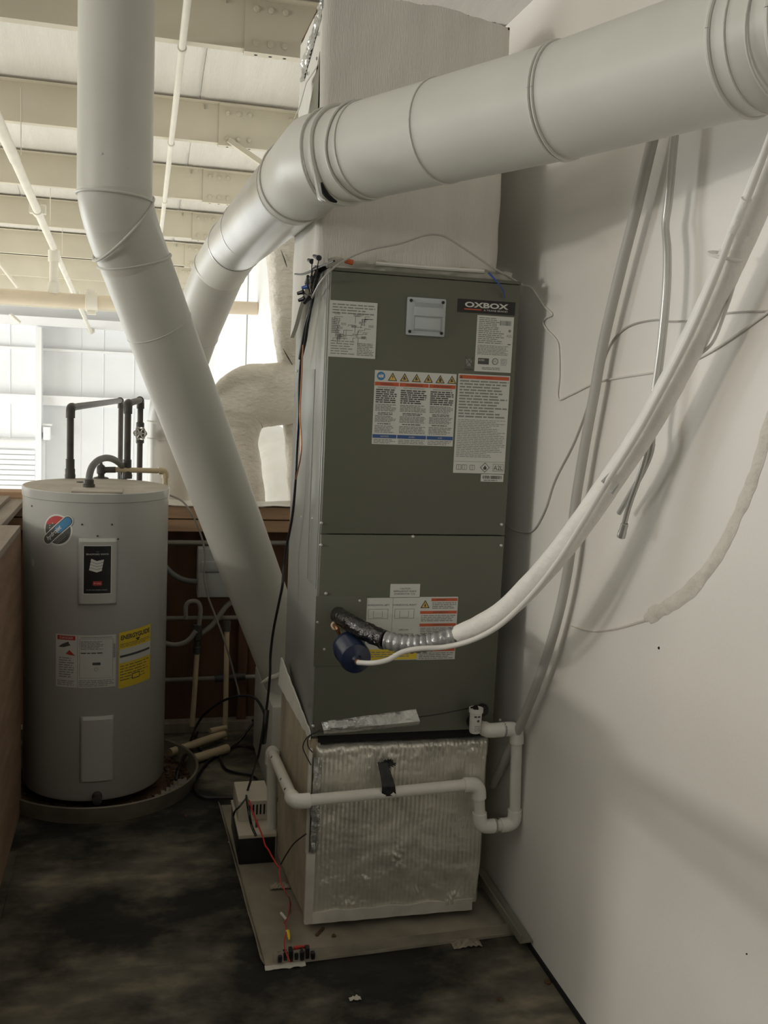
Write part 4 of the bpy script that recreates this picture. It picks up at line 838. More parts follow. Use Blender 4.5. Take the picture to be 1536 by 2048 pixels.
# ------------------------------------------------------------------ secondary tray, pump, drain piping
t = thing('floor_tray', (.72, 2.9, 0), 'dirty flat metal tray on the floor under the return box', 'tray')
q = [(.352, 2.432), (1.094, 2.468), (1.094, 3.45), (.318, 3.45)]
b = B(); b.add([(x, y, z) for z in (.002, .010) for (x, y) in q], [[0, 1, 2, 3], [4, 7, 6, 5], [0, 4, 5, 1], [1, 5, 6, 2], [2, 6, 7, 3], [3, 7, 4, 0]]); b.build('tray_base', 'trayn', t, smooth=False)
def lip(nm, a, c, h, th=.006, seed=0, lean=.012, mk='trayn'):
    a, c = Vector(a), Vector(c); d = (c - a).normalized(); nn = Vector((d.y, -d.x, 0))
    B().grid(lambda u, v: a.lerp(c, u) + nn * (lean * v + .004 * nz((u * 5, seed, v), 1)) + Vector((0, 0, h * v)), 30, 4, None, tuple(-nn * th * .3 + Vector((0, 0, .0)))).build(nm, mk, t, ang=60)
lip('front_lip', (.375, 2.436, .006), (1.092, 2.470, .006), .030, seed=1, lean=-.004); lip('left_lip', (.318, 3.44, .006), (.352, 2.434, .006), .024, seed=2, lean=.014)
B().grid(lambda u, v: Vector((.35 + .11 * u, 2.432 + .004 * u - .016 * v, .006 - .003 * v + .004 * nz((u * 6, v, 2), 1))), 10, 3, None, (0, 0, .0015)).build('torn_corner', 'whitetrim', t)
# condensate pump
PX0, PX1, PY0, PY1 = .335, .452, 2.988, 3.26
pz = 0.1056
cp = thing('condensate_pump', (.394, 3.12, .01), 'condensate pump with black tank and beige vented cover beside the return box', 'pump')
B().box((PX0, PY0, .0105), (PX1, PY1, pz - .006), .006).build('tank', 'black', cp)
cvv = B().box((PX0 - .003, PY0 - .003, pz - .006), (PX1 + .003, PY1 + .003, pz + .006), .003).build('cover', 'beige', cp)
B().box((PX0 + .004, PY0 + .10, pz + .004), (PX1 - .004, PY1 - .004, pz + .075), .006).build('motor_housing', 'beige', cp)
for k in range(5): B().box((PX0 + .040 + k * .012, PY0 + .0975, pz + .028), (PX0 + .045 + k * .012, PY0 + .1008, pz + .062), 0).build('vent_slot', 'gap', cp)
B().tube([(PX0 + .06, PY0 + .05, pz + .004), (PX0 + .06, PY0 + .05, pz + .03)], .004, 8).build('check_valve', 'iron', cp)
# white pvc drain line
dl_ = thing('drain_line', (.74, 2.53, .2), 'white plastic condensate drain line looping across the foil box to the pump', 'pipe')
yd = 2.528
A = [(0.9769, 2.555, 0.5991), (0.9823, 2.528, 0.5997), (1.0705, 2.528, 0.6049), (1.0826, 2.528, 0.3133), (0.9762, 2.528, 0.3113), (0.9633, 2.528, 0.4438), (0.4298, 2.528, 0.4209)]
e1 = (0.4338, 3.02, 0.3787)
pts = [(A[0][0], YF - .004, A[0][2])] + A[1:] + [e1, (e1[0] + .012, e1[1] + .01, pz + .006)]
pipe_run(dl_, pts, .0165, 'pvc', 'pvcj', .0212, .044)
for p in [(1.0308, 2.528, 0.6021), (1.0223, 2.528, 0.3112)]: B().lathe([(.0165, -.003), (.0215, -.003), (.0215, .003), (.0165, .003)], p, (1, 0, -.05), 18).build('joint_ring', 'greybox', dl_)
for (u_, i) in ((.18, 6), (.36, 6), (.80, 6)):
    c = Vector(pts[7]).lerp(Vector(pts[8]), 1 - u_ if False else u_) if False else Vector(A[6]).lerp(Vector(e1), u_)
    B().lathe([(0, .002), (.004, .001), (.0045, 0)], c + Vector((-.013, -.004, .0095)), (-.7, -.2, .6), 6).build('print_mark', 'iron', dl_)
# float switch on the drain port
fs = (0.9432, 2.53, 0.6331)
t = thing('float_switch', fs, 'white cup-shaped float switch with printed label at the drain port', 'float switch')
fz0, fz1 = (0.5961, 0.6686)
B().lathe([(0, fz0), (.014, fz0), (.0165, fz0 + .006), (.0175, fz1 - .014), (.0205, fz1 - .012), (.0205, fz1), (.017, fz1), (.016, fz1 - .004), (0, fz1 - .004)], (fs[0], fs[1], 0), n=28).build('cup', 'whitewire', t)
b = B(); cm = lambda s, z: Vector((fs[0] + .0181 * math.sin(s / .0178), fs[1] - .0181 * math.cos(s / .0178), z))
b.lines(cm, -.010, fz1 - .024, .012, fz1 - .018, 1, 'ink', .8); b.disc(cm, .002, fz1 - .033, .004, 'ink', 8); b.lines(cm, -.008, fz0 + .008, .012, fz0 + .026, 4, 'inkgrey', .4); b.build('print', None, t, smooth=False)
B().tube([(fs[0] + .004, fs[1] + .012, fz0 + .02), (fs[0] + .012, YF - .005, fz0 + .022)], .010, 10).build('nipple', 'black', t)
B().tube([(fs[0], fs[1], fz1 - .004), (fs[0] - .004, fs[1] - .002, fz1 + .004)], .008, 10).build('plug', 'black', t)
for k in range(2): wire('switch_wire', [(fs[0] - .004, fs[1], fz1 + .002 + .003 * k)] + [(0.9038, 2.555, 0.6555), (0.8445, 2.555, 0.6459), (0.7827, 2.555, 0.6395)], .0014, 'black', ('thin black wire, upper of two, from float switch to foil tape', 'thin black wire, lower of two, from float switch to foil tape')[k], 'wire', 'float switch wires')

# ------------------------------------------------------------------ refrigerant lines
ls = thing('line_set', (0.8266, 2.2606, 0.9731), 'thick white-insulated suction line sweeping from the wall down to the air handler', 'pipe')
main = [(0.5402, 2.585, 0.9332), (0.543, 2.4284, 0.9468), (0.5771, 2.3715, 0.9369), (0.6108, 2.3203, 0.929), (0.6604, 2.2865, 0.9268), (0.7143, 2.2637, 0.9371), (0.7711, 2.2418, 0.9597), (0.8088, 2.195, 0.9938), (0.8548, 2.1384, 1.0477), (0.8899, 2.067, 1.1268), (0.921, 1.9976, 1.213), (0.9528, 1.9391, 1.3041), (0.9809, 1.8912, 1.3896), (1.0062, 1.8157, 1.4976), (1.017, 1.743, 1.598), (1.0234, 1.6714, 1.6986), (1.0252, 1.6099, 1.7878), (1.0249, 1.5575, 1.8633), (1.0223, 1.497, 1.9509), (1.0172, 1.4274, 2.0448)]
mp1, _ = smooth_path([Vector(p) for p in main[:4]], 14)
b = B().tube(mp1, [.022 + .003 * i / len(mp1) for i in range(len(mp1))], 26)
for v in b.bm.verts: v.co += (v.co - min(mp1, key=lambda p: (p - v.co).length)).normalized() * (.0028 * nz(v.co, 55) + .0016 * nz(v.co, 120))
b.build('black_taped_section', 'blacktape', ls, ang=24)
mp2, _ = smooth_path([Vector(p) for p in main[3:7]], 24); rr = [.0195 + .0045 * abs(math.sin(i * .5)) ** .6 for i in range(len(mp2))]
B().tube(mp2, rr, 18).build('grey_foam_section', 'greyfoam', ls)
mp3, _ = smooth_path([Vector(p) for p in main[6:]], 10); rr = [.0225 + .004 * min(1, i / 25) + .0012 * nz(p, 30) for i, p in enumerate(mp3)]; rr[0] = .016; rr[1] = .021
B().tube(mp3, rr, 20).build('white_insulation', 'whiteline', ls)
for p in [(0.9442, 1.8633, 1.3832), (0.9594, 1.8515, 1.3627), (0.9243, 1.9682, 1.2328)]: B().tube([Vector(p), Vector(p) + Vector((.012, -.006, .02))], [.005, .002], 6).build('tear', 'greyfoam', ls)
ll = [(0.538, 2.2959, 0.8795), (0.5658, 2.2588, 0.8884), (0.6, 2.2462, 0.8988), (0.6353, 2.24, 0.9199), (0.6753, 2.2261, 0.9317), (0.7328, 2.2072, 0.9394), (0.7857, 2.1611, 0.9683), (0.8293, 2.0996, 1.02), (0.8691, 2.0277, 1.1038), (0.9013, 1.9639, 1.1954), (0.927, 1.9075, 1.2909), (0.9514, 1.8611, 1.3804), (0.9741, 1.7865, 1.49), (0.9845, 1.714, 1.5909), (0.9897, 1.6423, 1.6889), (0.9895, 1.5816, 1.7799), (0.9902, 1.535, 1.8623), (0.9872, 1.4957, 1.9133), (0.9816, 1.4405, 1.9965), (0.97, 1.3805, 2.0714)]
B().tube(ll, .0064, 12, sm=8).build('liquid_line', 'whitewire', ls)
B().tube([(0.9891, 1.5393, 1.8527), (0.9865, 1.5027, 1.9015)], .0095, 14).build('sleeve', 'whiteline', ls)
c = Vector((1.0137, 1.5911, 1.8201)); axx = (Vector(main[17]) - Vector(main[16])).normalized()
b = B(); ring(b, c, axx, axx + Vector((0, .2, .3)), .031, .003); b.build('cable_tie', 'whitewire', ls)
fd = thing('filter_drier', (0.5279, 2.3476, 0.8973), 'navy blue filter drier canister on the liquid line below the black tape', 'filter drier')
a, c = Vector((0.5401, 2.447, 0.8856)), Vector((0.5431, 2.3357, 0.8756)); ax = (c - a).normalized(); L_ = (c - a).length
B().lathe([(0, -.004), (.012, -.003), (.034, .006), (.0405, .016), (.0405, .030), (.0425, .034), (.0425, .042), (.0405, .046), (.0405, L_ - .012), (.038, L_ - .003), (.030, L_), (.014, L_ + .006), (.010, L_ + .014), (0, L_ + .014)], a, ax, 40).build('canister', 'drier', fd)
B().tube([c + ax * .008, Vector(ll[0]) - ax * .004], .0066, 12).build('copper_stub', 'copper', fd)
B().tube([(0.5299, 2.57, 0.906), (0.5153, 2.4587, 0.9261), (0.5255, 2.4588, 0.9071)] + [a - ax * .001], .006, 10, sm=4).build('inlet_tube', 'copper', fd)
B().lathe([(.005, 0), (.012, .002), (.013, .012), (.008, .020), (.006, .022)], (0.5306, 2.574, 0.9078), (.3, -.9, -.3), 12).build('brass_nut', 'cpvc', fd)
# grey conduit down the wall
wire('wall_conduit', [(1.068, 1.9579, 2.2082), (1.068, 1.9964, 2.11), (1.068, 2.0454, 1.9762), (1.068, 2.0993, 1.8454), (1.068, 2.1547, 1.6944), (1.068, 2.1861, 1.5643), (1.068, 2.2189, 1.4288), (1.068, 2.2468, 1.2858), (1.068, 2.2554, 1.1593), (1.068, 2.2836, 1.0363), (1.068, 2.3324, 0.9105), (1.068, 2.4013, 0.7797), (1.068, 2.4865, 0.6435), (1.068, 2.6129, 0.4599), (1.068, 2.6826, 0.3681)], .0125, 'greycond', 'thick grey-white cable hanging down the right wall to behind the drain pipe', 'cable', n=12)
t = thing('capped_line_pair', (1.065, 1.8936, 1.4526), 'pair of thin aluminium lines hanging on the wall with open cut ends', 'pipe')
B().tube([(1.06, 1.8761, 2.1756), (1.06, 1.883, 2.099), (1.06, 1.886, 1.9705), (1.06, 1.892, 1.921), (1.06, 1.8755, 1.8683), (1.06, 1.8644, 1.7862), (1.06, 1.8664, 1.6738), (1.06, 1.8763, 1.5699), (1.06, 1.8807, 1.5065), (1.06, 1.8785, 1.4536), (1.06, 1.9088, 1.4026), (1.06, 1.9523, 1.354), (1.06, 2.0, 1.3017)], .0062, 10, sm=6).build('line', 'alu', t)
B().tube([(1.048, 1.8707, 2.1728), (1.048, 1.8737, 2.0956), (1.048, 1.8767, 1.9678), (1.048, 1.8787, 1.9181), (1.048, 1.8635, 1.8609), (1.048, 1.8553, 1.7846), (1.048, 1.8574, 1.6729), (1.048, 1.8674, 1.5696), (1.048, 1.8739, 1.5064), (1.048, 1.8759, 1.4534), (1.048, 1.8971, 1.3981), (1.048, 1.9276, 1.3401), (1.048, 1.9424, 1.305), (1.048, 1.9513, 1.2746)], .0062, 10, sm=6).build('line', 'alu', t)
ce_, cd_ = Vector((1.048, 1.9463, 1.2865)), Vector((1.048, 1.9595, 1.2531))
B().lathe([(.0065, 0), (.0085, .004), (.0085, .02), (.0095, .022), (.0095, (cd_ - ce_).length), (.0072, (cd_ - ce_).length), (.0072, .022)], ce_, cd_ - ce_, 14).build('flared_end', 'alu', t)
B().lathe([(0, 0), (.0072, 0)], ce_ + (cd_ - ce_) * .8, cd_ - ce_, 14).build('open_bore', 'gap', t)
# thin cables stapled on the wall
wire('thermostat_cable', [(1.0986, 2.7732, 1.878), (1.0986, 2.7058, 1.8651), (1.0986, 2.653, 1.8369), (1.0986, 2.6013, 1.8054), (1.0986, 2.5416, 1.7785), (1.0986, 2.5815, 1.7712), (1.0986, 2.6006, 1.7599), (1.0986, 2.569, 1.7377), (1.0986, 2.5031, 1.7081), (1.0986, 2.482, 1.6807), (1.0986, 2.4675, 1.6137), (1.0986, 2.4635, 1.5508), (1.0986, 2.389, 1.5617), (1.0986, 2.2481, 1.594), (1.0986, 2.1193, 1.6078), (1.0986, 1.9591, 1.6202), (1.0986, 1.8392, 1.6362), (1.0986, 1.7505, 1.6588), (1.0986, 1.6703, 1.6871), (1.0986, 1.5627, 1.7307)], .0026, 'whitewire', 'white thermostat cable zigzagging on the wall from the cabinet top', 'cable')
wire('thermostat_cable', [(1.0986, 2.7841, 1.1579), (1.0986, 2.6886, 1.1526), (1.0986, 2.5767, 1.1714), (1.0986, 2.4992, 1.2424), (1.0986, 2.4465, 1.3315), (1.0986, 2.3393, 1.4467), (1.0986, 2.2518, 1.5829), (1.0986, 2.1939, 1.6736), (1.0986, 2.1365, 1.713), (1.0986, 2.0714, 1.7295), (1.0986, 1.9774, 1.7335), (1.0986, 1.9132, 1.7269), (1.0986, 1.7967, 1.7238), (1.0986, 1.7103, 1.7316), (1.0986, 1.5622, 1.7272)], .0022, 'greycond', 'thin grey cable curving over the wall behind the thick wall cable', 'cable')
wire('thermostat_cable', [(1.04, 1.5871, 1.8147), (1.04, 1.602, 1.7633), (1.04, 1.6219, 1.7199), (1.04, 1.6515, 1.671), (1.04, 1.7036, 1.6442)], .0032, 'whitewire', 'short white cable looping off the underside of the insulated line', 'cable')

# ------------------------------------------------------------------ wiring on the left side of the air handler
bundle = [(0.462, 2.6608, 1.8635), (0.46, 2.6895, 1.8329), (0.457, 2.6963, 1.7972), (0.456, 2.7148, 1.7606), (0.454, 2.7527, 1.7216), (0.452, 2.7745, 1.6808), (0.45, 2.8123, 1.6281)]
t = thing('wire_bundle', bundle[3], 'black taped bundle of control wires hanging at the cabinet corner with wire nuts', 'wire bundle')
B().tube(bundle, [.008, .007, .004, .005, .008, .009, .006], 10, sm=6).build('taped_core', 'black', t)
for k, off in enumerate(((.006, 0), (-.006, .004), (.001, -.01))):
    B().tube([Vector(p) + Vector((off[0] * math.sin(i * .9 + k), off[1], 0)) for i, p in enumerate(bundle)], .0022, 6, sm=6).build('strand', ('black', 'copper', 'black')[k], t)
nuts = [((0.44, 2.6718, 1.8458), (0.448, 2.7334, 1.8347)), ((0.43, 2.7047, 1.8175), (0.445, 2.6962, 1.8218)), ((0.425, 2.7491, 1.8059), (0.44, 2.7388, 1.8101)), ((0.425, 2.7267, 1.7852), (0.44, 2.7175, 1.7909)), ((0.43, 2.6531, 1.7736), (0.445, 2.6727, 1.7892)), ((0.445, 2.633, 1.8255), (0.445, 2.6442, 1.841)), ((0.44, 2.5876, 1.8903), (0.445, 2.5396, 1.8801)), ((0.44, 2.6733, 1.8895), (0.445, 2.6455, 1.8829))]
for k, (a, c) in enumerate(nuts):
    a, c = Vector(a), Vector(c); d = c - a; o_ = B().lathe([(0, -.001), (.0045, 0), (.0055, d.length * .6), (.0075, d.length), (0, d.length)], a, d, 10).build('wire_nut', 'wireblue' if k == 1 else 'black', t)
    B().tube([c, c.lerp(Vector(bundle[2]), .5) + Vector((0, 0, -.004)), Vector(bundle[2 if k < 6 else 0])], .0014, 5, sm=4).build('lead', 'black', t)
B().tube([(0.45, 2.9727, 1.8825), (0.45, 2.8213, 1.8677), (0.45, 2.6231, 1.8614), (0.45, 2.4915, 1.8578), (0.45, 2.3592, 1.8532)], .0026, 6, sm=5).build('strand', 'black', t)
wire('control_cable', [(0.452, 2.8035, 1.6535), (0.45, 2.817, 1.5683), (0.45, 2.8036, 1.4683), (0.45, 2.8175, 1.3663), (0.448, 2.8131, 1.279), (0.446, 2.8335, 1.1732), (0.44, 2.881, 1.0754), (0.435, 2.8944, 1.0118), (0.43, 2.8776, 0.9537), (0.425, 2.9037, 0.8938), (0.42, 2.9677, 0.7916), (0.415, 2.9808, 0.7076), (0.415, 2.9773, 0.6438), (0.41, 2.9875, 0.5427), (0.4, 2.9888, 0.4602), (0.395, 3.0413, 0.3571), (0.39, 3.1417, 0.2483), (0.375, 3.1821, 0.1613)], .0042, 'black', 'long black control cable hanging from the wire bundle down to the pump', 'cable', n=8)
wire('control_cable', [(0.449, 2.7704, 1.6665), (0.447, 2.7625, 1.5684), (0.444, 2.7485, 1.4703), (0.446, 2.719, 1.4016), (0.446, 2.7255, 1.3518), (0.445, 2.7858, 1.2847)], .0022, 'copper', 'thin brown wire bowing out beside the long black control cable', 'wire')
wire('thermostat_cable', [(0.456, 2.7043, 1.7869), (0.4554, 2.57, 1.8219), (0.489, 2.56, 1.8616), (0.5368, 2.56, 1.8945), (0.5894, 2.56, 1.9164), (0.6656, 2.57, 1.9378), (0.7292, 2.58, 1.9636), (0.7637, 2.58, 1.9703), (0.7991, 2.58, 1.9641), (0.8648, 2.58, 1.9311), (0.9335, 2.585, 1.897), (0.9842, 2.6, 1.8794), (1.0458, 2.64, 1.8628)], .0028, 'greycond', 'grey cable arching over the front of the plenum above the cabinet', 'cable')
# extra leads on the pump, red strands
for k, (pts, mk, r, lb) in enumerate((
    ([(0.375, 3.183, 0.1645), (0.3438, 2.8415, 0.2626), (0.3498, 2.8046, 0.2312), (0.361, 2.7779, 0.2082)], 'black', .004, 'black pump power lead drooping across the beige cover'),
    ([(0.378, 3.177, 0.1562), (0.3164, 2.8302, 0.2821), (0.303, 2.8414, 0.262), (0.2998, 2.85, 0.2423)], 'black', .003, 'black lead hooked over the left edge of the pump'),
    ([(0.3414, 2.8166, 0.3056), (0.3512, 2.7895, 0.2776), (0.3638, 2.7619, 0.2501), (0.3762, 2.7344, 0.2232), (0.3796, 2.7111, 0.2109), (0.3884, 2.6972, 0.2016), (0.3972, 2.6726, 0.1901), (0.4087, 2.6269, 0.1818)], 'wirered', .0024, 'red twisted wire trailing from the pump toward the tray'),
    ([(0.4526, 2.4523, 0.3628), (0.4341, 2.5126, 0.3109), (0.4222, 2.5608, 0.2589), (0.4125, 2.6078, 0.2018)], 'black', .0022, 'thin black wire from the foil box corner to the red wire'),
    ([(0.41, 2.6172, 0.1897), (0.4075, 2.5836, 0.1667), (0.4151, 2.5188, 0.1636), (0.4633, 2.7325, 0.02), (0.4437, 2.6332, 0.03), (0.4248, 2.5932, 0.03)], 'wirered', .0016, 'thin red wire lying on the tray beside the return box'),
    ([(0.4276, 2.5928, 0.03), (0.4258, 2.5513, 0.03), (0.4108, 2.4874, 0.035), (0.4066, 2.4315, 0.04), (0.412, 2.3943, 0.035)], 'wirered', .0018, 'red wire looping over the black terminal block'))):
    wire('loose_wire', pts, r, mk, lb, 'wire')
B().tube([(0.4286, 2.5508, 0.03), (0.4291, 2.5337, 0.025), (0.4289, 2.522, 0.02)], [.006, .005, .003], 8).build('wire_splice', 'wireyel', None, **T('small yellow wire splice lying on the tray front', 'splice'))
B().tube([(0.4238, 2.6474, 0.03), (0.4335, 2.6132, 0.03)], .004, 6).build('wire_splice', 'whitewire', None, **T('small white wire splice lying on the tray above the yellow one', 'splice'))
# black terminal block at the tray corner
c = Vector((0.4362, 2.4426, 0.02))
t = thing('terminal_block', c, 'black broken control block with red strip at the front left tray corner', 'control block')
b = B()
for k in range(7): s = .011; b.box((c.x - .05 + k * .015, c.y - .012 + .006 * (k % 2), .011), (c.x - .05 + k * .015 + s, c.y + .014, .030 + .006 * (k % 3)), .003)
b.build('housing', 'black', t)
B().box((c.x - .005, c.y + .016, .012), (c.x + .04, c.y + .024, .036), .002).build('red_strip', 'redd', t)
# scrap on tray and floor
def scrap(nm, p, s, label, mk, seed):
    c = Vector(p)
    B().grid(lambda u, v: c + Vector(((u - .5) * s, (v - .5) * s * .45, .004 + .35 * s * abs(nz((u * 3.4, v * 2.6, seed), 1.1)) * math.sin(math.pi * min(max(u, .02), .98)))), 18, 10, None, (0, 0, -.0012)).build(nm, mk, None, ang=14, **T(label, 'scrap'))
scrap('crumpled_paper', (0.9246, 2.4467, 0.0), .085, 'crumpled tan paper on the floor in front of the tray', 'trayn', 2)
scrap('paper_scrap', (0.5603, 2.2567, 0.0), .03, 'small pale paper scrap on the floor near the bottom', 'whitetrim', 5)
scrap('paper_scrap', (0.3272, 3.1663, 0.0), .02, 'tiny white scrap on the floor left of the pump', 'whitetrim', 8)
scrap('insulation_scrap', (0.4463, 2.8247, 0.012), .06, 'pinkish insulation scrap on the tray beside the return box', 'board', 11)
B().box((-.022, -.004, 0), (.022, .004, .006), .001, M4=Matrix.Translation((0.5238, 2.5597, 0.011)) @ Matrix.Rotation(.9, 4, 'Z')).build('metal_sliver', 'rust', None, **T('dark metal sliver on the tray in front of the box', 'scrap'))
for k, (p, r) in enumerate((((1.0838, 2.2383, 0.0), .010), ((0.9308, 2.1913, 0.0), .007), ((0.5593, 2.5339, 0.012), .006), ((0.1877, 3.398, 0.0), .006))):
    B().lathe([(r, 0), (r * 1.1, r * .4), (r * .5, r), (0, r * 1.1)], p, (.1, .1, 1), 7).build('dirt_clod', 'rust', None, **T(('brown dirt clod by the black gap under the right wall', 'dark dirt clod on the floor below the tray', 'dark dirt clod on the tray front', 'small dirt clod on the floor right of the heater pan')[k], 'debris'))
# strip leaning along the wall base
a, c = Vector((1.0913, 2.7682, 0.05)), Vector((1.1132, 2.385, 0.03))
a.x = min(a.x, 1.066); c.x = min(c.x, 1.078)
d = c - a
M4 = Matrix.Translation(a) @ d.to_track_quat('Y', 'Z').to_matrix().to_4x4()
t = thing('angle_strip', tuple(c), 'weathered grey metal angle strip lying along the wall base beside the box', 'strip')
B().box((-.024, 0, -.004), (.016, d.length, .002), .001, M4=M4).build('flat_leg', 'greystrip', t)
B().box((.012, 0, .002), (.016, d.length, .022), .0006, M4=M4).build('upright_leg', 'greystrip', t)

# ------------------------------------------------------------------ services on the back half wall
yb = 4.235
t = thing('disconnect_box', (0.3349, 4.2, 0.6319), 'grey electrical disconnect box on the back half wall, half hidden by the duct', 'electrical box')
r = (0.2576, 0.6292, 0.4174, 0.8407)
B().box((r[0], 4.16, r[1]), (r[2], 4.262, r[3]), .004).build('box', 'greybox', t); B().box((r[0] + .012, 4.145, r[1] + .115), (r[2] - .012, 4.162, r[1] + .160), .006).build('cover_lip', 'greybox', t)
B().box((r[0] + .004, 4.152, r[1] + .004), (r[2] - .004, 4.16, r[1] + .110), .003).build('lower_door', 'greybox', t)
wire('flexible_conduit', [(0.1103, 4.19, 0.7701), (0.1527, 4.19, 0.7268), (0.2013, 4.19, 0.7006), (0.2648, 4.19, 0.6916)], .0125, 'flexgrey', 'grey flexible conduit from behind the heater into the disconnect box', 'conduit', n=10)
for (v0, v1, u1, mk, lb, rr) in ((1085, 1086, 580, 'shadegrey', 'upper grey conduit running level along the back half wall', .011), (1237, 1235, 560, 'shadegrey', 'middle pale water pipe running level along the back half wall', .010), (1360, 1353, 540, 'shadegrey', 'lower grey pipe running level along the back half wall', .0105)):
    a, c = {1085: ((0.0995, 4.24, 0.8543), (0.6606, 4.24, 0.8557)), 1237: ((0.1047, 4.22, 0.5257), (0.6243, 4.22, 0.5258)), 1360: ((0.1097, 4.23, 0.2467), (0.601, 4.23, 0.2532))}[v0]
    wire('wall_pipe', [a, c], rr, mk, lb, 'pipe', 'pipes on the back half wall', sm=0, n=10)
t = thing('shutoff_valve', (0.2644, 4.18, 0.3939), 'dark valve and hose loop on a cream riser pipe behind the heater', 'valve')
B().tube([(0.2122, 4.17, 0.5344), (0.211, 4.17, 0.5914), (0.2317, 4.17, 0.6109), (0.2613, 4.17, 0.6062), (0.2726, 4.17, 0.5732), (0.2677, 4.17, 0.5072)], .010, 10, sm=6).build('loop', 'shadegrey', t)
B().lathe([(.010, 0), (.018, .005), (.018, .03), (.013, .035), (.013, .06), (.019, .065), (.019, .13), (.012, .135)], (0.2626, 4.18, 0.3762), (0, 0, 1), 14).build('valve_body', 'ironfit', t)
B().tube([(0.2626, 4.18, 0.3762), (0.2543, 4.18, 0.1704), (0.2482, 4.18, 0.053)], .0115, 10).build('riser', 'cpvc', t)
t = thing('cpvc_riser', (0.4009, 4.15, -0.0062), 'tall yellowed plastic riser pipe with dark cap behind the slanting duct', 'pipe')
B().tube([(0.3857, 4.15, 0.4973), (0.3902, 4.15, -0.0103)], .0115, 10).build('pipe', 'cpvc', t); B().tube([(0.386, 4.15, 0.484), (0.3849, 4.15, 0.5282)], .016, 10).build('collar', 'iron', t)
B().tube([(0.2636, 4.19, 0.4535), (0.3266, 4.19, 0.5013), (0.3784, 4.19, 0.5784), (0.4037, 4.19, 0.6004)], .012, 10, sm=4).build('hose', 'shadegrey', t)
wire('hose', [(0.1154, 4.16, 0.4355), (0.1678, 4.16, 0.4235), (0.22, 4.16, 0.4401), (0.2549, 4.16, 0.4836)], .011, 'shadegrey', 'grey hose curving from behind the heater to the dark valve', 'hose', n=10)
wire('union_fitting', [(0.3453, 4.215, 0.2513), (0.4765, 4.215, 0.2613)], .017, 'ironfit', 'dark union fitting on the lower back wall pipe', 'fitting', sm=0, n=12)
for k, pts in enumerate([[(0.147, 3.9273, 0.035), (0.3817, 4.1144, 0.035)], [(0.2144, 3.8597, 0.022), (0.3851, 3.9765, 0.022)], [(0.3194, 4.0901, 0.06), (0.3906, 4.1253, 0.06)]]):
    wire('floor_pipe', pts, (.017, .019, .012)[k], 'cpvc', ('cream plastic pipe on the floor, upper one right of the heater', 'cream plastic pipe on the floor, lower one by the pan rim', 'short cream pipe stub against the back wall plate')[k], 'pipe', 'pipes on the floor behind the heater', sm=0, n=12)
wire('phone_cable', [(0.1319, 4.19, 1.0658), (0.1869, 4.16, 1.0429), (0.2272, 4.12, 0.9917), (0.2629, 4.1, 0.9105), (0.2813, 4.1, 0.8257), (0.2791, 4.1, 0.7402), (0.2957, 4.1, 0.6542), (0.3335, 4.1, 0.5565), (0.3742, 4.1, 0.4467), (0.4114, 4.1, 0.3247), (0.4447, 4.1, 0.2014)], .004, 'shadegrey', 'grey cable draped over the half wall beside the slanting duct', 'cable')
# coils of black cable on the floor
loops = [[(0.616, 3.962, 0.01), (0.5392, 3.943, 0.01), (0.4635, 4.0221, 0.012), (0.3861, 3.9853, 0.012), (0.3067, 3.8891, 0.01), (0.2541, 3.7495, 0.01), (0.2285, 3.6356, 0.01), (0.2455, 3.5406, 0.01), (0.2991, 3.5151, 0.01), (0.3845, 3.4803, 0.02)], [(0.273, 4.1868, 0.02), (0.2445, 4.0527, 0.015), (0.1774, 3.7023, 0.07), (0.1592, 3.6066, 0.05)], [(0.1596, 3.6301, 0.07), (0.2278, 4.0151, 0.03), (0.2639, 3.9115, 0.1741), (0.338, 3.8526, 0.2652), (0.4107, 3.7881, 0.311), (0.4628, 3.7242, 0.322), (0.4915, 3.6598, 0.2838), (0.496, 3.6523, 0.2359)], [(0.2547, 4.1307, 0.03), (0.2731, 4.0045, 0.01), (0.3308, 3.941, 0.01), (0.4231, 4.0441, 0.01), (0.4933, 4.1134, 0.06), (0.5436, 4.1425, 0.1), (0.5987, 4.1653, 0.06), (0.6306, 4.1134, 0.02)], [(0.3503, 3.9274, 0.01), (0.3564, 3.8028, 0.01), (0.3951, 3.7462, 0.01), (0.4597, 3.7022, 0.01), (0.4796, 3.6208, 0.01), (0.4911, 3.5574, 0.012)], [(0.501, 4.0954, 0.1), (0.5292, 4.0537, 0.08), (0.5858, 4.0609, 0.03), (0.6221, 4.053, 0.02)]]
lbs = ['black cable coil on the floor reaching left of the pump', 'black cable end dipping into the heater pan', 'black cable arch standing up behind the coil', 'black cable twisting across the floor behind the pump', 'black cable curl on the floor between heater pan and pump', 'short thick black cable by the foot of the slanting duct']
for pts, lb in zip(loops, lbs): wire('floor_cable', pts, .0055, 'black', lb, 'cable', 'black cables on the floor', n=8)
wire('plug_cord', [(0.405, 2.9588, 0.5362), (0.4, 2.9437, 0.4847), (0.4, 2.9674, 0.4269)], .009, 'black', 'black in-line plug hanging above the pump', 'plug', n=8)
# wires at the top left corner of the return box
for k, pts in enumerate([[(0.5077, 2.56, 0.6068), (0.4657, 2.4842, 0.6292), (0.449, 2.4866, 0.6151), (0.4415, 2.4855, 0.5922), (0.4523, 2.4793, 0.5661), (0.4595, 2.4551, 0.5544)], [(0.5015, 2.565, 0.6095), (0.455, 2.4759, 0.6244), (0.4527, 2.4733, 0.6005), (0.4629, 2.4586, 0.5876)]]):
    wire('loose_wire', pts, .0016, 'black', ('thin black wire looping at the top left corner of the foil box', 'shorter thin black wire at the top left corner of the foil box')[k], 'wire')

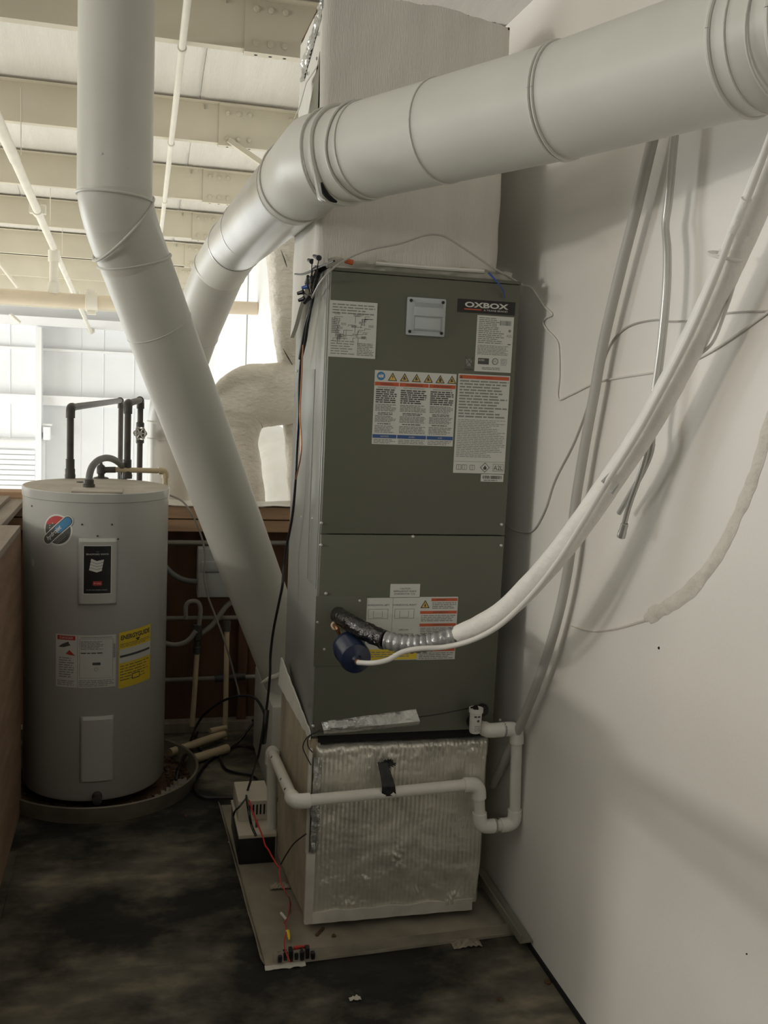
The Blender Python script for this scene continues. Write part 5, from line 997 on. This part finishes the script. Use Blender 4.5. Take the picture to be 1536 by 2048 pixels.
# ------------------------------------------------------------------ insulated ducts beyond the half wall
def wrapped(pts, rads, seed, n=56, k=22, sq=2.6, amp=.009):
    pts = [Vector(p) for p in pts]; P, R = smooth_path(pts, k, list(rads)); b = B(); prev = None; vs = []; fs = []
    for i, p in enumerate(P):
        t_ = (P[min(i + 1, len(P) - 1)] - P[max(i - 1, 0)]).normalized()
        if prev is None: e1 = t_.cross(Vector((0, 1, 0))).normalized()
        else: e1 = (prev - t_ * prev.dot(t_)).normalized()
        prev = e1; e2 = t_.cross(e1)
        for j in range(n):
            a = 2 * math.pi * j / n; cc, ss = math.cos(a), math.sin(a); m_ = (abs(cc) ** sq + abs(ss) ** sq) ** (-1 / sq)
            q = p + (e1 * cc + e2 * ss) * R[i] * m_; q += (e1 * cc + e2 * ss) * (amp * nz(q + Vector((seed, 0, 0)), 9) + amp * .35 * nz(q + Vector((0, seed, 0)), 26) + amp * .3 * nz(Vector((q.x * 4, q.y * 4, q.z * 1.2 + seed)), 14)); vs.append(q)
    for i in range(len(P) - 1):
        for j in range(n): fs.append([i * n + j, i * n + (j + 1) % n, (i + 1) * n + (j + 1) % n, (i + 1) * n + j])
    b.add(vs, fs); return b
t = thing('wrapped_duct', (.66, 4.7, 0), 'cream insulation-wrapped supply duct arching down behind the air handler', 'duct')
wrapped([(0.6769, 4.75, 2.4603), (0.6776, 4.75, 2.2302), (0.6992, 4.75, 1.9516), (0.7334, 4.75, 1.6686), (0.7626, 4.75, 1.3313), (0.7874, 4.75, 0.9866), (0.8102, 4.75, 0.3534)], [.11, .105, .095, .085, .075, .065, .06], 1).build('vertical_run', 'wrap', t, ang=60)
wrapped([(0.7423, 4.74, 1.5104), (0.6357, 4.74, 1.4962), (0.5207, 4.74, 1.4769), (0.4511, 4.74, 1.4048), (0.4362, 4.74, 1.2485), (0.4743, 4.74, 1.0801), (0.5164, 4.74, 0.7861)], [.15, .15, .155, .15, .125, .12, .12], 5).build('branch_run', 'wrap', t, ang=60)
for k, (u_, pts) in enumerate(((0, [(0.6332, 4.64, 2.1671), (0.6528, 4.635, 2.1182), (0.6639, 4.64, 2.09)]), (0, [(0.6605, 4.66, 1.7173), (0.685, 4.655, 1.6764), (0.716, 4.66, 1.6311)]), (0, [(0.6859, 4.65, 2.2406), (0.6958, 4.65, 2.2278), (0.7033, 4.65, 2.2148)]))):
    B().tube(pts, [.001, .0035, .001], 6, sm=3).build('open_seam', 'iron', t)
t2 = wrapped([(0.7109, 6.4, 1.1756), (0.8227, 6.1, 1.0415), (0.8628, 5.8, 0.9035), (0.8856, 5.6, 0.6771)], [.20, .20, .20, .20], 9, sq=2.0, amp=.012); t2.build('flexible_duct', 'flexw', None, ang=60, **T('bright white flexible duct seen through the arch of the wrapped duct', 'duct'))
